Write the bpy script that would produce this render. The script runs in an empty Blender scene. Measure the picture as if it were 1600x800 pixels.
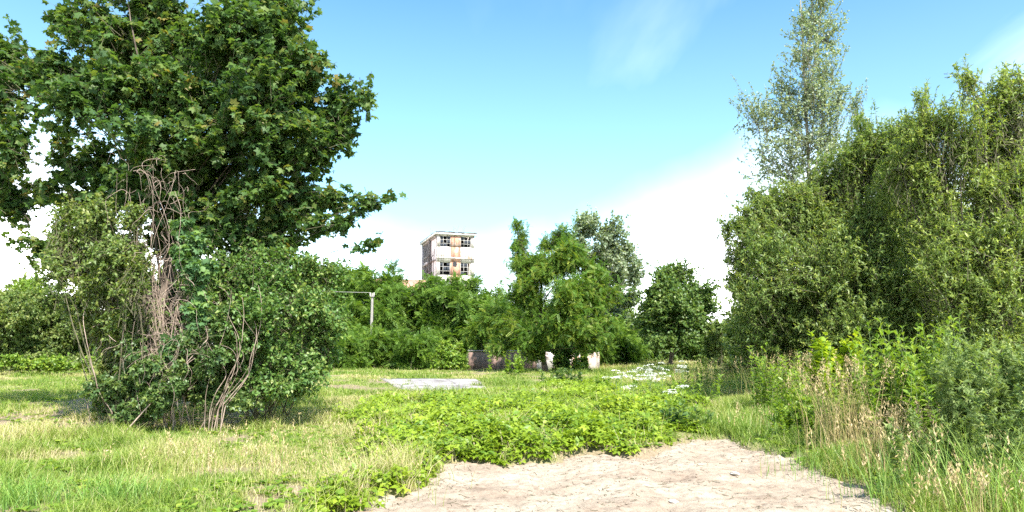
import bpy, math, random
import numpy as np
from mathutils import Vector

# ------------------------------------------------------------------ scene, camera, light
S = bpy.context.scene
rng = np.random.default_rng(11)
random.seed(11)
FPX, HOR, EYE = 1155.0, 545.0, 1.6          # focal length and horizon row of the 1600x800 photograph
TH = math.atan((HOR - 400) / FPX)
cam_d = bpy.data.cameras.new('camera')
cam_d.sensor_width = 36.0
cam_d.lens = 36.0 * FPX / 1600
cam_d.clip_end = 3000
cam = bpy.data.objects.new('camera', cam_d)
S.collection.objects.link(cam)
cam.location = (0, 0, EYE)
cam.rotation_euler = (math.pi / 2 + TH, 0, 0)
S.camera = cam

SUN_EL = math.radians(49)
SUN_AZ = math.atan2(0.40, -0.916)            # clockwise from +Y
sdir = Vector((math.sin(SUN_AZ) * math.cos(SUN_EL), math.cos(SUN_AZ) * math.cos(SUN_EL), math.sin(SUN_EL)))
sun_d = bpy.data.lights.new('sun', 'SUN')
sun_d.energy = 4.8
sun_d.angle = math.radians(0.53)
sun_d.color = (1.0, 0.95, 0.87)
sun = bpy.data.objects.new('sun', sun_d)
sun.rotation_euler = (-sdir).to_track_quat('-Z', 'Y').to_euler()
sun.location = (20, -20, 40)
S.collection.objects.link(sun)

world = bpy.data.worlds.new('World')
S.world = world
world.use_nodes = True
wt = world.node_tree
wt.nodes.clear()

def N(nt, kind, **kw):
    n = nt.nodes.new(kind)
    for k, v in kw.items():
        if k == 'op':
            n.operation = v
        elif hasattr(n, k):
            setattr(n, k, v)
        else:
            n.inputs[k].default_value = v
    return n

def math_n(nt, op, a, b=None, c=None, clamp=False):
    n = nt.nodes.new('ShaderNodeMath')
    n.operation = op
    n.use_clamp = clamp
    for i, v in enumerate((a, b, c)):
        if v is None:
            continue
        if isinstance(v, (int, float)):
            n.inputs[i].default_value = v
        else:
            nt.links.new(v, n.inputs[i])
    return n.outputs[0]

def mix_n(nt, fac, a, b, blend='MIX'):
    n = nt.nodes.new('ShaderNodeMix')
    n.data_type = 'RGBA'
    n.blend_type = blend
    for i, v in ((0, fac), (6, a), (7, b)):
        if isinstance(v, (int, float)):
            n.inputs[i].default_value = v
        elif isinstance(v, tuple):
            n.inputs[i].default_value = (*v[:3], 1)
        else:
            nt.links.new(v, n.inputs[i])
    return n.outputs[2]

sky = N(wt, 'ShaderNodeTexSky', sky_type='NISHITA', sun_disc=False, sun_elevation=SUN_EL, sun_rotation=SUN_AZ)
sky.air_density = 1.0
sky.dust_density = 0.6
sky.ozone_density = 1.0
tc = N(wt, 'ShaderNodeTexCoord')
sep = N(wt, 'ShaderNodeSeparateXYZ')
wt.links.new(tc.outputs['Generated'], sep.inputs[0])
dx, dy, dz = sep.outputs
# cirrus and a bright cloud bank: functions of the direction in the sky
den = math_n(wt, 'ADD', dz, 0.22)
cx = math_n(wt, 'DIVIDE', dx, den)
cy = math_n(wt, 'DIVIDE', dy, den)
comb = N(wt, 'ShaderNodeCombineXYZ')
wt.links.new(cx, comb.inputs[0]); wt.links.new(cy, comb.inputs[1])
mp = N(wt, 'ShaderNodeMapping')
mp.inputs['Rotation'].default_value = (0, 0, math.radians(28))
mp.inputs['Scale'].default_value = (1.6, 0.45, 1)
mp.inputs['Location'].default_value = (0.4, 0.1, 0)
wt.links.new(comb.outputs[0], mp.inputs[0])
n1 = N(wt, 'ShaderNodeTexNoise', Scale=1.1, Detail=6.0, Roughness=0.5, Distortion=0.3)
wt.links.new(mp.outputs[0], n1.inputs['Vector'])
n2 = N(wt, 'ShaderNodeTexNoise', Scale=3.2, Detail=5.0, Roughness=0.5)
wt.links.new(tc.outputs['Generated'], n2.inputs['Vector'])
# top of the bank: about 12 degrees, higher to the right and to the left of the middle
right = math_n(wt, 'MINIMUM', math_n(wt, 'MAXIMUM', math_n(wt, 'SUBTRACT', dx, 0.06), 0.0), 0.25)
left = math_n(wt, 'MAXIMUM', math_n(wt, 'SUBTRACT', math_n(wt, 'MULTIPLY', dx, -1.0), 0.25), 0.0)
edge = math_n(wt, 'ADD', math_n(wt, 'MULTIPLY', right, 0.40), 0.278)
edge = math_n(wt, 'ADD', edge, math_n(wt, 'MULTIPLY', left, 0.40))
edge = math_n(wt, 'ADD', edge, math_n(wt, 'MULTIPLY', math_n(wt, 'SUBTRACT', n2.outputs[0], 0.5), 0.16))
bank = math_n(wt, 'DIVIDE', math_n(wt, 'SUBTRACT', edge, dz), 0.28, clamp=True)
bank = math_n(wt, 'POWER', bank, 3.0)
veil = math_n(wt, 'DIVIDE', math_n(wt, 'SUBTRACT', n1.outputs[0], 0.44), 0.34, clamp=True)
veil = math_n(wt, 'MULTIPLY', math_n(wt, 'POWER', veil, 1.6), math_n(wt, 'ADD', math_n(wt, 'MULTIPLY', right, 1.2), 0.05, clamp=True))
cloud = math_n(wt, 'MAXIMUM', math_n(wt, 'MAXIMUM', bank, veil), math_n(wt, 'MULTIPLY', math_n(wt, 'SUBTRACT', 0.46, dz, clamp=True), 0.15), clamp=True)
tint = mix_n(wt, 1.0, sky.outputs[0], (0.59, 0.95, 1.0), 'MULTIPLY')
skyc = mix_n(wt, cloud, tint, (20.0, 20.2, 20.4))
bg = N(wt, 'ShaderNodeBackground', Strength=0.10)
wt.links.new(skyc, bg.inputs[0])
wo = N(wt, 'ShaderNodeOutputWorld')
wt.links.new(bg.outputs[0], wo.inputs[0])

S.view_settings.view_transform = 'Standard'
S.view_settings.look = 'None'
S.view_settings.exposure = 1.6
S.view_settings.gamma = 1.0
S.view_settings.use_curve_mapping = False
S.render.engine = 'CYCLES'
cy_ = S.cycles
cy_.max_bounces = 10
cy_.diffuse_bounces = 8
cy_.glossy_bounces = 2
cy_.transmission_bounces = 8
cy_.transparent_max_bounces = 6
cy_.caustics_reflective = False
cy_.caustics_refractive = False
cy_.use_denoising = False
cy_.sample_clamp_indirect = 6.0

# ------------------------------------------------------------------ helpers
def P(px, py, d):
    """Point at distance d (along the ground ahead) seen at pixel px, py of the photograph."""
    u, v = (px - 800) / FPX, (400 - py) / FPX
    y = math.cos(TH) - v * math.sin(TH)
    z = math.sin(TH) + v * math.cos(TH)
    return np.array((u / y * d, d, EYE + z / y * d))

def unit(a):
    return a / np.maximum(np.linalg.norm(a, axis=-1, keepdims=True), 1e-9)

def smooth(a, b, x):
    t = np.clip((x - a) / (b - a), 0, 1)
    return t * t * (3 - 2 * t)

def vnoise(x, y, seed=0):
    """Value noise, vectorised, 0..1."""
    xi, yi = np.floor(x).astype(np.int64), np.floor(y).astype(np.int64)
    fx, fy = x - xi, y - yi
    fx, fy = fx * fx * (3 - 2 * fx), fy * fy * (3 - 2 * fy)
    def h(a, b):
        n = (a * 374761393 + b * 668265263 + seed * 1442695041) & 0xffffffff
        n = ((n ^ (n >> 13)) * 1274126177) & 0xffffffff
        return ((n ^ (n >> 16)) & 0xffff) / 65535.0
    return (h(xi, yi) * (1 - fx) + h(xi + 1, yi) * fx) * (1 - fy) + (h(xi, yi + 1) * (1 - fx) + h(xi + 1, yi + 1) * fx) * fy

def fbm(x, y, seed=0, octv=4):
    s, a, t = 0, 1.0, 0
    for i in range(octv):
        s = s + a * vnoise(x * 2 ** i, y * 2 ** i, seed + i * 7)
        t += a
        a *= 0.5
    return s / t

class Acc:
    """Collects quads with a per-face tint; build() links them as ONE mesh object."""
    def __init__(self):
        self.v, self.f, self.t, self.n, self.m, self.cur = [], [], [], 0, [], 0
    def add(self, v, f, t=None):
        v = np.asarray(v, float).reshape(-1, 3)
        f = np.asarray(f, np.int64)
        self.v.append(v)
        self.f.append(f + self.n)
        if t is None:
            t = np.full(len(f), 0.5)
        self.t.append(np.broadcast_to(np.asarray(t, float), (len(f),)))
        self.m.append(np.full(len(f), self.cur))
        self.n += len(v)
    def build(self, name, mat, parent=None, smooth_=False, origin=None):
        V = np.concatenate(self.v)
        F = [f for f in self.f if len(f)]
        if origin is not None:
            V = V - np.asarray(origin)
        me = bpy.data.meshes.new(name)
        me.vertices.add(len(V))
        me.vertices.foreach_set('co', V.astype(np.float32).ravel())
        loops = np.concatenate([f.ravel() for f in F]).astype(np.int32)
        sizes = np.concatenate([np.full(len(f), f.shape[1]) for f in F])
        starts = np.concatenate(([0], np.cumsum(sizes)[:-1])).astype(np.int32)
        me.loops.add(len(loops))
        me.loops.foreach_set('vertex_index', loops)
        me.polygons.add(len(sizes))
        me.polygons.foreach_set('loop_start', starts)
        at = me.attributes.new('tint', 'FLOAT', 'FACE')
        at.data.foreach_set('value', np.concatenate([t for t, f in zip(self.t, self.f) if len(f)]).astype(np.float32))
        if smooth_:
            me.polygons.foreach_set('use_smooth', np.ones(len(sizes), bool))
        for q_ in (mat if isinstance(mat, (list, tuple)) else [mat]):
            me.materials.append(q_)
        if isinstance(mat, (list, tuple)):
            me.polygons.foreach_set('material_index', np.concatenate([q for q, f in zip(self.m, self.f) if len(f)]).astype(np.int32))
        me.update(calc_edges=True)
        o = bpy.data.objects.new(name, me)
        S.collection.objects.link(o)
        if origin is not None and parent is None:
            o.location = origin
        if parent is not None:
            o.parent = parent
        return o

def tag(o, label=None, cat=None, group=None, kind=None):
    for k, v in (('label', label), ('category', cat), ('group', group), ('kind', kind)):
        if v:
            o[k] = v
    return o

def empty(name, loc, label, cat, group=None):
    o = bpy.data.objects.new(name, None)
    o.empty_display_size = 0.2
    S.collection.objects.link(o)
    o.location = loc
    return tag(o, label, cat, group)

def tubes(acc, Pts, R, sides=5, tint=None):
    """Batch of tubes: Pts (n,k,3), R (n,k)."""
    Pts = np.asarray(Pts, float)
    n, k, _ = Pts.shape
    R = np.broadcast_to(np.asarray(R, float), (n, k))
    T = np.empty_like(Pts)
    T[:, 1:-1] = Pts[:, 2:] - Pts[:, :-2]
    T[:, 0] = Pts[:, 1] - Pts[:, 0]
    T[:, -1] = Pts[:, -1] - Pts[:, -2]
    T = unit(T)
    ref = np.where(np.abs(T[..., 2:3]) > 0.9, np.array([1.0, 0, 0]), np.array([0, 0, 1.0]))
    A = unit(np.cross(T, ref))
    B = np.cross(T, A)
    ang = np.arange(sides) / sides * 2 * math.pi
    V = Pts[:, :, None] + R[:, :, None, None] * (A[:, :, None] * np.cos(ang)[:, None] + B[:, :, None] * np.sin(ang)[:, None])
    idx = np.arange(n * k * sides).reshape(n, k, sides)
    a, b = idx[:, :-1], idx[:, 1:]
    F = np.stack((a, np.roll(a, -1, 2), np.roll(b, -1, 2), b), -1).reshape(-1, 4)
    t = None if tint is None else np.repeat(tint, (k - 1) * sides)
    acc.add(V, F, t)

def tube(acc, pts, r0, r1, sides=8):
    pts = np.asarray(pts, float)
    tubes(acc, pts[None], np.linspace(r0, r1, len(pts))[None], sides)

def box(acc, c, s, ax=None, tint=0.5):
    """Box: centre c, full size s, optional axes (rows)."""
    ax = np.eye(3) if ax is None else np.asarray(ax)
    q = np.array([(x, y, z) for z in (-.5, .5) for y in (-.5, .5) for x in (-.5, .5)]) * np.asarray(s)
    F = [(0, 2, 3, 1), (4, 5, 7, 6), (0, 1, 5, 4), (2, 6, 7, 3), (0, 4, 6, 2), (1, 3, 7, 5)]
    acc.add(q @ ax + np.asarray(c), F, tint)

# leaf templates: base at the origin, tip along +Y, face along +Z
def tpl_simple(w, fold=0.12, droop=0.15, at=0.45):
    v = np.array([(0, 0, 0), (w, at, fold * w * 2), (0, at, 0), (-w, at, fold * w * 2), (0, 1, -droop)], float)
    return v, np.array([(0, 1, 4, 2), (0, 2, 4, 3)])

def tpl_oval(w, droop=0.2):
    v = np.array([(0, 0, 0), (w * .8, .25, .06), (w, .55, .04), (0, 1, -droop), (-w, .55, .04), (-w * .8, .25, .06), (0, .3, 0), (0, .6, -.03)], float)
    return v, np.array([(0, 1, 2, 6), (6, 2, 3, 7), (0, 6, 4, 5), (6, 7, 3, 4)])

def tpl_palm(lobes=5, notch=0.45, droop=0.25):
    angs = np.radians(np.linspace(-108, 108, lobes))
    tip = [0.62, 0.92, 1.0, 0.92, 0.62] if lobes == 5 else [0.8, 1.0, 0.8]
    vs, f = [(0, 0, 0)], []
    step = angs[1] - angs[0]
    for i in range(lobes + 1):
        a = angs[0] - step * .5 + i * step
        r = notch if 0 < i < lobes else notch * 0.55
        vs.append((math.sin(a) * r, math.cos(a) * r, -0.02))
    for i in range(lobes):
        r = tip[i]
        vs.append((math.sin(angs[i]) * r, math.cos(angs[i]) * r, -droop * r * (1 if i % 2 else .7)))
        f.append((0, 1 + i, lobes + 2 + i, 2 + i))
    v = np.array(vs, float)
    return v + np.array((0, .25, 0)), np.array(f)

def tpl_pinnate(pairs=8, w=0.055, l=0.2, droop=0.35):
    vs, f = [], []
    def leaflet(p, a, ln):
        d = np.array((math.sin(a), math.cos(a), -.12)); s = np.array((math.cos(a), -math.sin(a), .0))
        n = len(vs)
        vs.extend([p, p + d * ln * .45 + s * w, p + d * ln, p + d * ln * .45 - s * w])
        f.append((n, n + 1, n + 2, n + 3))
    for i in range(pairs):
        t = 0.15 + .8 * i / (pairs - 1)
        p = np.array((0, t, -droop * t * t))
        ln = l * (1 - .45 * abs(t - .45) * 1.6)
        leaflet(p, math.radians(66), ln); leaflet(p, -math.radians(66), ln)
    leaflet(np.array((0, .95, -droop * .9)), 0, l * .8)
    return np.array(vs, float), np.array(f)

def tpl_trifol(w=0.3):
    vs, f = [], []
    for a, s in ((0, 1), (1.15, .85), (-1.15, .85)):
        v, q = tpl_simple(w, droop=.22, at=.42)
        v = v * s + np.array((0, .08, 0))
        c, sn = math.cos(a), math.sin(a)
        v = np.stack((v[:, 0] * c + v[:, 1] * sn, -v[:, 0] * sn + v[:, 1] * c, v[:, 2]), 1)
        f.append(q + len(vs) * 5); vs.append(v)
    return np.concatenate(vs), np.concatenate(f)

def scatter(acc, tpl, Pos, D, Nrm, size, tint):
    tv, tf = tpl
    n = len(Pos)
    if n == 0:
        return
    y = unit(D)
    z = unit(Nrm - (Nrm * y).sum(1, keepdims=True) * y)
    x = np.cross(y, z)
    size = np.broadcast_to(np.asarray(size, float), (n,))
    L = tv[None] * size[:, None, None]
    V = Pos[:, None] + L[..., 0:1] * x[:, None] + L[..., 1:2] * y[:, None] + L[..., 2:3] * z[:, None]
    F = (np.arange(n)[:, None, None] * len(tv) + tf[None]).reshape(-1, tf.shape[1])
    acc.add(V, F, np.repeat(np.broadcast_to(tint, (n,)), len(tf)))

def rnd_unit(n):
    return unit(rng.normal(size=(n, 3)))

# ------------------------------------------------------------------ materials
def new_mat(name):
    m = bpy.data.materials.new(name)
    m.use_nodes = True
    nt = m.node_tree
    b = nt.nodes['Principled BSDF']
    return m, nt, b

def ramp(nt, fac, stops):
    r = nt.nodes.new('ShaderNodeValToRGB')
    e = r.color_ramp.elements
    while len(e) < len(stops):
        e.new(0.5)
    for i, (p, c) in enumerate(stops):
        e[i].position = p
        e[i].color = (*c, 1)
    nt.links.new(fac, r.inputs[0])
    return r.outputs[0]

def leaf_mat(name, stops, trans=0.35, rough=0.55, spec=0.25, tgain=(1.25, 1.25, 0.55)):
    m, nt, b = new_mat(name)
    a = N(nt, 'ShaderNodeAttribute', attribute_name='tint')
    c = ramp(nt, a.outputs['Fac'], stops)
    nt.links.new(c, b.inputs['Base Color'])
    b.inputs['Roughness'].default_value = rough
    b.inputs['Specular IOR Level'].default_value = spec
    tr = N(nt, 'ShaderNodeBsdfTranslucent')
    nt.links.new(mix_n(nt, 1.0, c, tgain, 'MULTIPLY'), tr.inputs[0])
    mx = N(nt, 'ShaderNodeMixShader')
    mx.inputs[0].default_value = trans
    nt.links.new(b.outputs[0], mx.inputs[1]); nt.links.new(tr.outputs[0], mx.inputs[2])
    nt.links.new(mx.outputs[0], nt.nodes['Material Output'].inputs[0])
    return m

def bark_mat(name, c0, c1, scale=9.0, rough=0.9):
    m, nt, b = new_mat(name)
    t = N(nt, 'ShaderNodeTexCoord')
    mp_ = N(nt, 'ShaderNodeMapping'); mp_.inputs['Scale'].default_value = (1, 1, .25)
    nt.links.new(t.outputs['Object'], mp_.inputs[0])
    n = N(nt, 'ShaderNodeTexNoise', Scale=scale, Detail=6.0, Roughness=0.65)
    nt.links.new(mp_.outputs[0], n.inputs['Vector'])
    nt.links.new(ramp(nt, n.outputs[0], [(0.3, c0), (0.7, c1)]), b.inputs['Base Color'])
    bp = N(nt, 'ShaderNodeBump', Strength=0.6, Distance=0.03)
    nt.links.new(n.outputs[0], bp.inputs['Height']); nt.links.new(bp.outputs[0], b.inputs['Normal'])
    b.inputs['Roughness'].default_value = rough
    b.inputs['Specular IOR Level'].default_value = 0.2
    return m

def plain_mat(name, c, rough=0.7, var=0.15, scale=4.0, metallic=0.0):
    m, nt, b = new_mat(name)
    t = N(nt, 'ShaderNodeTexCoord')
    n = N(nt, 'ShaderNodeTexNoise', Scale=scale, Detail=5.0, Roughness=0.6)
    nt.links.new(t.outputs['Object'], n.inputs['Vector'])
    lo = tuple(x * (1 - var) for x in c); hi = tuple(min(1, x * (1 + var)) for x in c)
    nt.links.new(ramp(nt, n.outputs[0], [(0.3, lo), (0.7, hi)]), b.inputs['Base Color'])
    b.inputs['Roughness'].default_value = rough
    b.inputs['Metallic'].default_value = metallic
    return m

M = {}
M['maple'] = leaf_mat('maple_leaf', [(0, (0.037, 0.083, 0.031)), (.6, (0.078, 0.149, 0.036)), (.9, (0.138, 0.192, 0.042)), (1, (0.210, 0.177, 0.049))], .48, .52, .3)
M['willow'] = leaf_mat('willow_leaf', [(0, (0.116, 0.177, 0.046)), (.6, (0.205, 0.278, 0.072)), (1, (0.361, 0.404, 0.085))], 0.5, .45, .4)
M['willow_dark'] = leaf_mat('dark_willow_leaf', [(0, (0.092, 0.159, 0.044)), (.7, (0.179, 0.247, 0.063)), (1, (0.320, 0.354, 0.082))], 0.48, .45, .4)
M['poplar'] = leaf_mat('poplar_leaf', [(0, (0.138, 0.197, 0.112)), (.6, (0.216, 0.274, 0.167)), (1, (0.414, 0.444, 0.333))], 0.45, .45, .35)
M['locust'] = leaf_mat('locust_leaf', [(0, (0.054, 0.129, 0.022)), (.6, (0.116, 0.210, 0.030)), (1, (0.231, 0.270, 0.040))], 0.46, .5, .3)
M['ailanthus'] = leaf_mat('ailanthus_leaf', [(0, (0.058, 0.120, 0.022)), (.6, (0.124, 0.222, 0.035)), (1, (0.221, 0.312, 0.050))], 0.48, .5, .3)
M['round'] = leaf_mat('round_tree_leaf', [(0, (0.058, 0.124, 0.033)), (.6, (0.114, 0.186, 0.044)), (1, (0.205, 0.265, 0.065))], 0.4, .45, .4)
M['shrub'] = leaf_mat('shrub_leaf', [(0, (0.081, 0.138, 0.036)), (.6, (0.149, 0.213, 0.054)), (1, (0.270, 0.288, 0.090))], 0.45, .45, .4)
M['shrub_dark'] = leaf_mat('dark_shrub_leaf', [(0, (0.054, 0.130, 0.033)), (.7, (0.132, 0.227, 0.053)), (1, (0.265, 0.308, 0.086))], 0.42, .45, .4)
M['hop'] = leaf_mat('hop_leaf', [(0, (0.060, 0.127, 0.050)), (.6, (0.102, 0.196, 0.075)), (1, (0.180, 0.276, 0.060))], 0.42, .5, .3)
M['bramble'] = leaf_mat('bramble_leaf', [(0, (0.049, 0.104, 0.033)), (.6, (0.098, 0.169, 0.050)), (1, (0.196, 0.247, 0.066))], 0.42, .42, .4)
M['yellowgreen'] = leaf_mat('yellow_green_leaf', [(0, (0.143, 0.242, 0.015)), (.6, (0.242, 0.341, 0.020)), (1, (0.374, 0.418, 0.030))], .45, .45, .35)
M['herb'] = leaf_mat('herb_leaf', [(0, (0.093, 0.178, 0.020)), (.6, (0.171, 0.273, 0.035)), (1, (0.291, 0.356, 0.050))], .42, .45, .35)
M['mugwort'] = leaf_mat('mugwort_leaf', [(0, (0.095, 0.155, 0.048)), (.6, (0.164, 0.232, 0.071)), (1, (0.315, 0.373, 0.142))], 0.42, .6, .25)
M['cover'] = leaf_mat('ground_elder_leaf', [(0, (.13, .21, .012)), (.6, (.25, .35, .03)), (1, (.38, .45, .06))], .45, .45, .35)
M['grass'] = leaf_mat('grass_blade', [(0, (.11, .19, .03)), (.35, (.20, .29, .045)), (.6, (.31, .36, .09)), (.8, (.42, .39, .18)), (1, (.52, .43, .28))], .45, .5, .3)
M['lush'] = leaf_mat('lush_grass_blade', [(0, (.09, .20, .045)), (.5, (.18, .31, .06)), (1, (.31, .40, .10))], .42, .45, .35)
M['straw'] = leaf_mat('dry_grass_blade', [(0, (.14, .17, .04)), (.25, (.27, .24, .09)), (.7, (.38, .29, .14)), (1, (.50, .40, .24))], .25, .6, .2, (1.1, 1.0, .8))
M['white'] = leaf_mat('white_petal', [(0, (.65, .66, .6)), (1, (.85, .85, .82))], .3, .6, .2, (1, 1, 1))
M['stalk'] = plain_mat('green_stalk', (.12, .17, .05), .7)
M['drystem'] = bark_mat('dry_vine_stem', (.16, .11, .085), (.42, .33, .27), 14)
M['bark'] = bark_mat('grey_brown_bark', (.055, .042, .032), (.15, .12, .095))
M['greybark'] = bark_mat('pale_grey_bark', (.12, .11, .09), (.28, .26, .22))
M['twig'] = plain_mat('brown_twig', (.085, .078, .04), .85)

# ------------------------------------------------------------------ terrain
def gpt(px, py):
    """Ground point under a pixel, on the level ground."""
    u, v = (px - 800) / FPX, (400 - py) / FPX
    y = math.cos(TH) - v * math.sin(TH); z = math.sin(TH) + v * math.cos(TH)
    k = -EYE / z
    return np.array((u * k, y * k))

PATH_PX = [(480, 830), (525, 800), (608, 768), (662, 742), (686, 720), (740, 714), (830, 708), (930, 704), (1010, 700), (1050, 686), (1085, 680),
           (1120, 677), (1150, 681), (1178, 694), (1222, 708), (1300, 732), (1370, 764), (1435, 800), (1490, 840)]
PATH = np.array([gpt(*p) for p in PATH_PX] + [(4.0, 3.0), (3.6, -8.0), (-2.8, -8.0), (-2.6, 4.0)])

def poly_sd(x, y, poly):
    """Signed distance to a polygon, positive inside."""
    best = np.full(x.shape, 1e9); inside = np.zeros(x.shape, bool)
    n = len(poly)
    for i in range(n):
        ax, ay = poly[i]; bx, by = poly[(i + 1) % n]
        ex, ey = bx - ax, by - ay
        t = np.clip(((x - ax) * ex + (y - ay) * ey) / (ex * ex + ey * ey), 0, 1)
        best = np.minimum(best, np.hypot(x - ax - t * ex, y - ay - t * ey))
        c = ((ay > y) != (by > y)) & (x < (bx - ax) * (y - ay) / (by - ay + 1e-12) + ax)
        inside ^= c
    return np.where(inside, best, -best)

def path_sd(x, y):
    w = (fbm(x * 1.6, y * 1.6, 5, 3) - .5) * .9 + (vnoise(x * 7, y * 7, 8) - .5) * .22
    return poly_sd(x, y, PATH) + w * np.clip(y / 9, .3, 1.3)

def height(x, y):
    x = np.asarray(x, float); y = np.asarray(y, float)
    h = (fbm(x / 3.1, y / 3.1, 1, 3) - .5) * .12 + (fbm(x / 13, y / 13, 2, 2) - .5) * .22 * smooth(4, 14, y)
    h = h + .20 * smooth(27, 35.5, y)
    h = h + .16 * np.exp(-((x - .6) / 4.2) ** 2 - ((y - 17) / 5.0) ** 2)
    h = h + .18 * smooth(4.5, 8, x) * smooth(3, 8, y)
    far = smooth(60, 120, y)
    h = h * (1 - far) + .2 * far
    return h

def ground_h(x, y):
    x = np.asarray(x, float); y = np.asarray(y, float)
    return height(x, y) - .13 * smooth(-.35, .2, path_sd(x, y))

def bare(x, y):
    b = fbm(x / 1.7 + 9, y / 1.7 - 3, 21, 4)
    b = b + .34 * np.exp(-((x + 10.5) / 4.5) ** 2 - ((y - 21) / 6) ** 2) + .20 * np.exp(-((x + 7) / 3) ** 2 - ((y - 29) / 4) ** 2)
    b = b + .14 * np.exp(-((x + 3.2) / 1.6) ** 2 - ((y - 8.2) / 1.3) ** 2) - .1 * smooth(2, 6, x)
    return smooth(.55, .72, b)

def axis(lo, hi, dense_lo, dense_hi, step, g=1.16):
    a = list(np.arange(dense_lo, dense_hi + 1e-6, step))
    s, p = step, a[-1]
    while p < hi:
        s *= g; p += s; a.append(min(p, hi))
    s, p = step, a[0]
    while p > lo:
        s *= g; p -= s; a.insert(0, max(p, lo))
    return np.array(a)

def grid(acc, X, Y, Z, keep=None):
    ny, nx = X.shape
    idx = np.arange(nx * ny).reshape(ny, nx)
    F = np.stack((idx[:-1, :-1], idx[:-1, 1:], idx[1:, 1:], idx[1:, :-1]), -1).reshape(-1, 4)
    if keep is not None:
        F = F[keep[:-1, :-1].ravel() & keep[1:, 1:].ravel() & keep[:-1, 1:].ravel() & keep[1:, :-1].ravel()]
    acc.add(np.stack((X, Y, Z), -1), F)

m, nt, b = new_mat('meadow_soil')
a_ = N(nt, 'ShaderNodeAttribute', attribute_name='bare')
t_ = N(nt, 'ShaderNodeTexCoord')
nn = N(nt, 'ShaderNodeTexNoise', Scale=2.2, Detail=8.0, Roughness=0.7)
nt.links.new(t_.outputs['Object'], nn.inputs['Vector'])
n3 = N(nt, 'ShaderNodeTexNoise', Scale=18.0, Detail=6.0, Roughness=0.7)
nt.links.new(t_.outputs['Object'], n3.inputs['Vector'])
green = ramp(nt, nn.outputs[0], [(.3, (.10, .14, .03)), (.55, (.17, .20, .06)), (.75, (.26, .23, .11))])
soil = ramp(nt, n3.outputs[0], [(.3, (.17, .12, .085)), (.6, (.27, .205, .15)), (.8, (.34, .28, .21))])
nt.links.new(mix_n(nt, math_n(nt, 'MULTIPLY', a_.outputs['Fac'], .9), green, soil), b.inputs['Base Color'])
b.inputs['Roughness'].default_value = .95
b.inputs['Specular IOR Level'].default_value = .1
bp = N(nt, 'ShaderNodeBump', Strength=.7, Distance=.05)
nt.links.new(n3.outputs[0], bp.inputs['Height']); nt.links.new(bp.outputs[0], b.inputs['Normal'])
M['ground'] = m

gx = axis(-900, 900, -14, 14, .2)
gy = axis(-60, 1500, 3, 40, .2)
X, Y = np.meshgrid(gx, gy)
acc = Acc(); grid(acc, X, Y, ground_h(X, Y) - .16 * smooth(-.05, .3, path_sd(X, Y)))
g = acc.build('ground', M['ground'], smooth_=True)
tag(g, kind='structure')
at = g.data.attributes.new('bare', 'FLOAT', 'POINT')
at.data.foreach_set('value', np.maximum(bare(X, Y), smooth(-.3, .1, path_sd(X, Y))).astype(np.float32).ravel())

# sandy track
m, nt, b = new_mat('sandy_soil')
t_ = N(nt, 'ShaderNodeTexCoord')
na = N(nt, 'ShaderNodeTexNoise', Scale=.9, Detail=7.0, Roughness=.6)
nb = N(nt, 'ShaderNodeTexNoise', Scale=9.0, Detail=8.0, Roughness=.72)
nc = N(nt, 'ShaderNodeTexNoise', Scale=70.0, Detail=4.0, Roughness=.7)
vo = N(nt, 'ShaderNodeTexVoronoi', Scale=28.0)
for q in (na, nb, nc, vo):
    nt.links.new(t_.outputs['Object'], q.inputs['Vector'])
c1 = ramp(nt, na.outputs[0], [(.32, (.25, .195, .153)), (.5, (.32, .27, .218)), (.68, (.39, .345, .282))])
c2 = ramp(nt, nb.outputs[0], [(.30, (.5, .42, .38)), (.46, (.92, .9, .87)), (.75, (1.1, 1.08, 1.05))])
c3 = ramp(nt, nc.outputs[0], [(.28, (.58, .53, .5)), (.5, (1, 1, 1))])
nt.links.new(mix_n(nt, 1.0, mix_n(nt, 1.0, c1, c2, 'MULTIPLY'), c3, 'MULTIPLY'), b.inputs['Base Color'])
b.inputs['Roughness'].default_value = .95
b.inputs['Specular IOR Level'].default_value = .1
bp1 = N(nt, 'ShaderNodeBump', Strength=.55, Distance=.05)
bp2 = N(nt, 'ShaderNodeBump', Strength=.35, Distance=.012)
nt.links.new(nb.outputs[0], bp1.inputs['Height']); nt.links.new(nc.outputs[0], bp2.inputs['Height'])
nt.links.new(bp1.outputs[0], bp2.inputs['Normal']); nt.links.new(bp2.outputs[0], b.inputs['Normal'])
M['sand'] = m
px_ = np.arange(-4, 6.2, .035); py_ = np.arange(4.5, 15.5, .035)
X, Y = np.meshgrid(px_, py_)
sd = path_sd(X, Y)
ruts = .035 * np.exp(-((X - .9 - .11 * Y) / .22) ** 2) + .03 * np.exp(-((X + .6 - .11 * Y) / .25) ** 2)
Zp = ground_h(X, Y) + .02 + (fbm(X * 2.2, Y * 2.2, 31, 5) - .5) * .12 + (fbm(X * 9, Y * 9, 41, 4) - .5) * .06 - ruts
Zp = Zp - .10 * smooth(.06, -.12, sd)
acc = Acc(); grid(acc, X, Y, Zp, sd > -.14)
tag(acc.build('dirt_path', M['sand'], smooth_=True), kind='structure')
def on_path_h(x, y):
    x = np.asarray(x, float); y = np.asarray(y, float)
    r = .035 * np.exp(-((x - .9 - .11 * y) / .22) ** 2) + .03 * np.exp(-((x + .6 - .11 * y) / .25) ** 2)
    return ground_h(x, y) + .02 + (fbm(x * 2.2, y * 2.2, 31, 5) - .5) * .12 + (fbm(x * 9, y * 9, 41, 4) - .5) * .06 - r

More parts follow.
